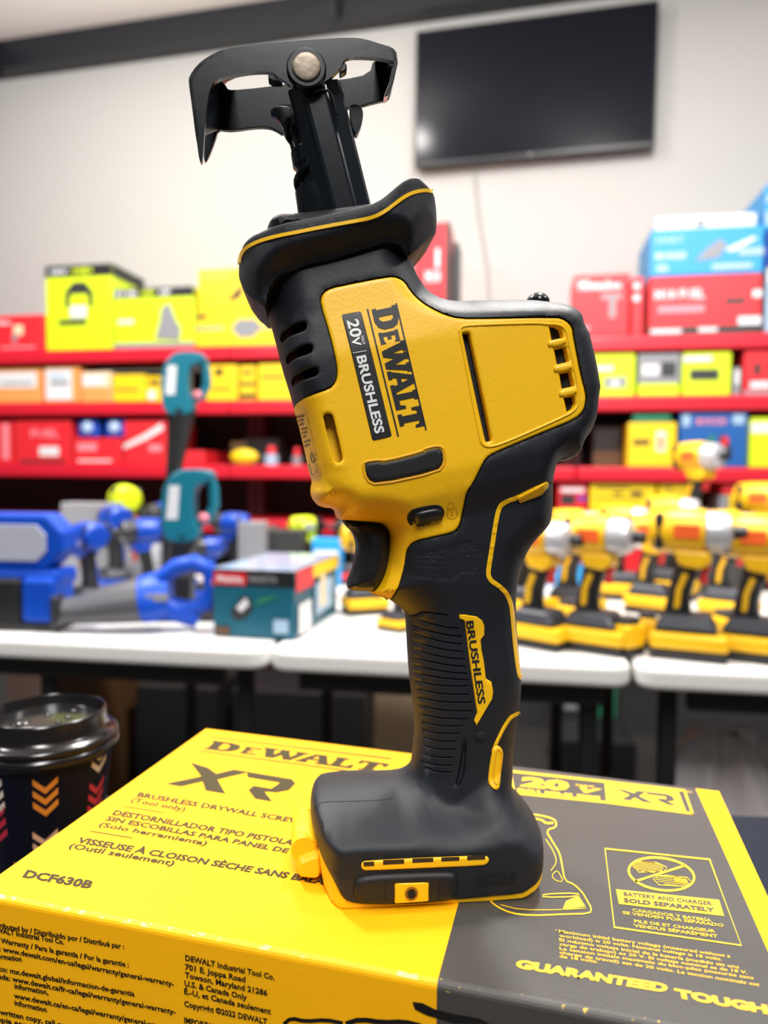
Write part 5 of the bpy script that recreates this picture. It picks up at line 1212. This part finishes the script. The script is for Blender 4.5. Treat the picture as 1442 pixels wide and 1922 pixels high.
MB().box((-.035, .005, .0425), (.10, .08, .085)).build('base_case', mat('grip_black', (0, 0, 0)), e, bevel=.006)
MB().box((0, .005, .006), (.16, .09, .012)).build('foot_rail', mat('grip_black', (0, 0, 0)), e, bevel=.003)
MB().box((-.035, -.037, .040), (.016, .004, .045)).build('latch', M_bl, e)
# lying blue reciprocating saw
p = on_z(268, 1184, TZ); e = empty('reciprocating_saw', (p.x, p.y, TZ + .0005), d2r(5), 'blue reciprocating saw with a grey nose lying on the front of the left table', 'power saw')
MB().tube([(-.125, 0, .035), (-.10, 0, .036), (-.05, 0, .045), (.0, 0, .052)], [.022, .026, .036, .042], 16, flat=.75).build('nose_boot', mat('boot_grey', (.07, .07, .08), .4), e, smooth=True)
MB().box((-.135, 0, .035), (.012, .04, .05)).build('shoe', mat('nose_dark', (0, 0, 0)), e, bevel=.003)
MB().tube([(.0, 0, .052), (.02, 0, .056), (.045, 0, .058)], [.043, .045, .036], 18, flat=.75).build('motor_housing', M_bl, e, smooth=True)
MB().tube([(.03, 0, .085), (.055, 0, .105), (.085, 0, .112), (.108, 0, .100), (.115, 0, .07), (.105, 0, .045), (.075, 0, .035), (.04, 0, .042)], .0145, 12, closed=False).build('loop_handle', M_bl, e, smooth=True)
MB().tube([(.03, 0, .040), (.06, 0, .03), (.09, 0, .016)], [.022, .018, .014], 12).build('lower_arm', M_bl, e, smooth=True)
MB().box((.03, -.034, .060), (.035, .004, .012)).build('name_strip', cm('grey'), e)
MB().box((.132, 0, .045), (.03, .06, .06)).build('battery', cm('dark'), e, bevel=.006)
MB().ball((.122, -.02, .082), (.008, .006, .008)).build('lock_knob', cm('pink'), e, smooth=True)
# teal standing saws
M_te = mat('tool_teal_shell', (.004, .16, .23), .35)
def teal(px_, py_, Y, boot, label, lean):
    q = on_plane(px_, py_, Vector((0, Y, 0)), Vector((0, 1, 0))); top = q.z
    e = empty('reciprocating_saw', (q.x, Y, TZ + .0006), d2r(4), label, 'power saw', 'teal saws standing on their boots'); h = top - TZ
    hb = .118
    # body: rounded block with a handle loop at the right
    poly = [(-.042, h - hb), (-.046, h - .07), (-.040, h - .03), (-.020, h - .004), (.012, h), (.042, h - .004), (.046, h - .016), (.030, h - .026), (.012, h - .030), (.010, h - .085), (.022, h - hb), (.010, h - hb - .012), (-.030, h - hb - .012)]
    MB().prism(chaikin(poly, 1), -.028, .028).build('motor_housing', M_te, e, bevel=.006, smooth=False)
    MB().tube([(.034, 0, h - .012), (.042, 0, h - .035), (.044, 0, h - .065), (.034, 0, h - .088), (.012, 0, h - .1)], .0095, 10).build('handle_loop', M_te, e, smooth=True)
    MB().add([(-.036, -.0285, h - .09), (-.016, -.0285, h - .09), (-.012, -.0285, h - .03), (-.030, -.0285, h - .03)], [(0, 1, 2, 3)]).build('name_plate', cm('white'), e)
    MB().ball((.026, -.012, h - .088), (.010, .007, .009)).build('lock_button', cm('pink'), e, smooth=True)
    MB().tube([(-.008, 0, h - hb), (-.016, 0, h - hb - boot * .4), (-.030, 0, h - hb - boot)], [.030, .022, .013], 14).build('boot', mat('grip_black', (0, 0, 0)), e, smooth=True)
    zb = h - hb - boot
    MB().box((-.02, .0, zb / 2), (.05, .05, zb)).build('display_stand', mat('grip_black', (0, 0, 0)), e, bevel=.004)
    MB().box((-.0, .0, .004), (.12, .1, .008)).build('stand_base', mat('grip_black', (0, 0, 0)), e)
teal(348, 663, 1.56, .16, 'upper teal reciprocating saw standing above the other teal saw', 0)
teal(356, 880, 1.33, .07, 'lower teal reciprocating saw standing among the blue tools', 0)
# teal carton
p = on_z(475, 1199, TZ)
def txm(v): return v
e = empty('product_box', (p.x, p.y, TZ + .0006), d2r(-12), 'teal carton with black top band and red mark on the joint of the left tables', 'box')
pw = (555 - 395) / F * p.y * 1.02
carton_local(e, pw, .25, .108, 'teal', [(R, 0, 1, .76, 1, 'black'), (R, .02, .42, .78, .96, 'red'), ('t', 'Makita', .06, .38, .82, .92, 'white'), ('t', 'MAKITA', .46, .8, .83, .93, 'grey'), ('p', [(.22, .35), (.3, .5), (.38, .62), (.48, .58), (.5, .42), (.42, .30), (.3, .25)], 'dark'), ('p', [(.3, .45), (.42, .6), (.46, .5), (.36, .38)], 'white'), ('p', [(.5, .5), (.6, .6), (.8, .66), (.8, .62), (.6, .52)], 'green'), (R, .76, .94, .1, .3, 'paleblue'), (R, .04, .22, .03, .16, 'brown'),
    ('s', 1, 0, 1, .80, 1, 'yellow'), ('s', 1, 0, .35, .70, 1, 'red'), ('s', 1, .05, .3, .05, .5, 'white'), ('s', 1, .4, .8, .2, .7, 'paleblue'), ('s', 1, .5, .62, .3, .8, 'cream')])
MB().add([(-pw / 2, -.002, .1088), (pw / 2, -.002, .1088), (pw / 2, .252, .1088), (-pw / 2, .252, .1088)], [(0, 1, 2, 3)]).build('film_wrap', mat('film_pale_blue', (.28, .42, .55), .12, spec=.8), e)
# pale trays and cases among the tools at the back
for i, (x, y, w_, d, h, col, lab, cat) in enumerate([(165, 1092, .13, .05, .19, 'grey', 'grey case standing upright at the back of the left table', 'case'), (262, 1100, .10, .04, .135, 'white', 'pale tray on edge behind the blue drills', 'tray'), (520, 1092, .12, .06, .13, 'dark', 'dark case behind the teal carton', 'case'), (470, 1096, .06, .05, .15, 'grey', 'grey plastic bin behind the teal carton', 'bin'),
        (612, 1092, .07, .05, .11, 'sky', 'light blue pack between the lime driver and the trigger', 'package'), (1090, 1092, .16, .06, .16, 'sky', 'blue and white pack behind the drills right of the saw', 'package'), (1180, 1092, .1, .05, .15, 'red', 'red pack behind the drills', 'package')]):
    p = on_z(x, y + 8, TZ); e = empty('storage_case' if cat == 'case' else 'product_box' if cat == 'package' else cat, (p.x, p.y, TZ + .0006), d2r(-6), lab, cat); carton_local(e, w_, d, h, col, [(R, .1, .9, .6, .75, 'white')] if cat == 'package' else [])
# ---- things below the tables
def floor_carton(px_, py0, py1, Y, wpx, d, col, label, g=[], name='storage_box', cat='box', rz=-.12, bev=.01):
    q0 = on_plane(px_, py0, Vector((0, Y, 0)), Vector((0, 1, 0))); h = q0.z; w_ = wpx / F * Y
    e = empty(name, (q0.x, Y, .0005), rz, label, cat); carton_local(e, w_, d, h, col, g); return e
floor_carton(1120, 1392, 1480, 2.1, 150, .2, 'black', 'black storage tote on the floor below the middle table', name='storage_tote', cat='tote')
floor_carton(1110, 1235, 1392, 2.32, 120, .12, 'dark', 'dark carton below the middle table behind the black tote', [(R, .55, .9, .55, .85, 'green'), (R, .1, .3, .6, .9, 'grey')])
floor_carton(762, 1268, 1370, 1.9, 120, .3, 'cream', 'beige carton under the table seen between the handle and the black leg')
floor_carton(95, 1246, 1330, 2.0, 190, .3, 'brown', 'brown cardboard carton under the left table', [(R, 0, .25, .6, 1, 'cream')])
floor_carton(-10, 1238, 1330, 1.8, 50, .2, 'white', 'white carton at the left edge under the left table')
floor_carton(560, 1300, 1400, 2.12, 260, .25, 'black', 'black crate under the middle table left of the handle', name='storage_crate', cat='crate')
floor_carton(330, 1290, 1400, 2.1, 160, .25, 'black', 'black crate under the left table', name='storage_crate', cat='crate')
# white plastic bag
q0 = on_plane(1375, 1395, Vector((0, 1.25, 0)), Vector((0, 1, 0)))
mb = MB(); seg, rg = 36, 22
rs = random.Random(3); ph = [(rs.uniform(0, 6.28), rs.randint(2, 9), rs.uniform(.004, .014)) for _ in range(9)]
vs = []; fs = []
hB = q0.z; wB = .105
for j in range(rg + 1):
    t = j / rg; 
    for k in range(seg):
        th = 2 * PI * k / seg
        r_ = math.sin(PI * min(.97, max(.10, t * .86 + .10))) ** .45
        wv_ = sum(a * math.sin(n * th + p_ + t * 5 * (n % 3)) for p_, n, a in ph)
        vs.append(((wB * r_ + wv_) * math.cos(th), (wB * .7 * r_ + wv_) * math.sin(th), hB * t + (0 if t in (0,) else .01 * math.sin(3 * th + t * 7)) * (t > .05)))
for j in range(rg):
    for k in range(seg):
        k2 = (k + 1) % seg; fs.append((j * seg + k, j * seg + k2, (j + 1) * seg + k2, (j + 1) * seg + k))
fs.append(tuple(range(seg - 1, -1, -1))); fs.append(tuple(range(rg * seg, rg * seg + seg)))
vs = [Vector(v) + Vector((q0.x, 1.30, .002)) for v in vs]
tag(mk('plastic_bag', vs, fs, mat('bag_white_plastic', (.85, .78, .80), .4, spec=.5), None, True, None, True), 'tall crumpled white plastic bag below the right table', 'bag')
# ================================================================== LIGHT
w = bpy.data.worlds.new('world'); scene.world = w; w.use_nodes = True
w.node_tree.nodes['Background'].inputs[0].default_value = (1, .98, .96, 1); w.node_tree.nodes['Background'].inputs[1].default_value = .10
def area(name, loc, size, power, col=(1, 1, 1), aim=None):
    l = bpy.data.lights.new(name, 'AREA'); l.shape = 'RECTANGLE'; l.size, l.size_y = size; l.energy = power; l.color = col
    o = bpy.data.objects.new(name, l); COL.objects.link(o); o.location = loc
    d = (Vector(aim) - Vector(loc)) if aim else Vector((0, 0, -1)); o.rotation_euler = d.to_track_quat('-Z', 'Y').to_euler(); return o
area('ceiling_or_fill_lamp', (0.45, 1.15, 2.75), (.14, .35), 60, (1, .98, .95))
area('ceiling_or_fill_lamp', (-1.0, 1.35, 2.75), (.14, .35), 52, (1, .98, .95))
area('ceiling_or_fill_lamp', (0.1, -1.0, 2.6), (.5, 1.0), 52, (1, .98, .95), (0.05, .3, 1.0))  # fill added behind the camera to brighten the near side of the saw
def globe(loc, power, r):
    l = bpy.data.lights.new('fill_or_ceiling_globe', 'POINT'); l.energy = power; l.shadow_soft_size = r; l.color = (1, .97, .94)
    o = bpy.data.objects.new('fill_or_ceiling_globe', l); COL.objects.link(o); o.location = loc
globe((-1.3, .2, 2.1), 34, .10); globe((1.2, .5, 2.2), 34, .10)  # unseen fill globes, added to brighten the ceiling and the room
area('ceiling_fill', (-1.2, 1.7, 2.15), (.5, .3), 26, (1, .96, .95), (-1.3, 2.2, 2.96)); globe((.35, 1.5, 2.65), 8, .08)  # upward fill added out of view for the ceiling, plus a weak fill globe
for px_r, py_r, pw_r in ((789, 262, 9),):
    P_ = on_plane(px_r, py_r, tl, nd); d_ = (P_ - CAM).normalized(); r_d = d_ - nd * (2 * d_.dot(nd)); L_ = P_ + r_d * ((2.78 - P_.z) / r_d.z)

    if r_d.z > 0 and (L_ - P_).length < 6: globe(tuple(L_), pw_r, .035)
v = scene.view_settings; scene.display_settings.display_device = 'sRGB'; v.view_transform = 'Standard'; v.look = 'None'; v.exposure = 0.0; v.gamma = 1.0; v.use_curve_mapping = False
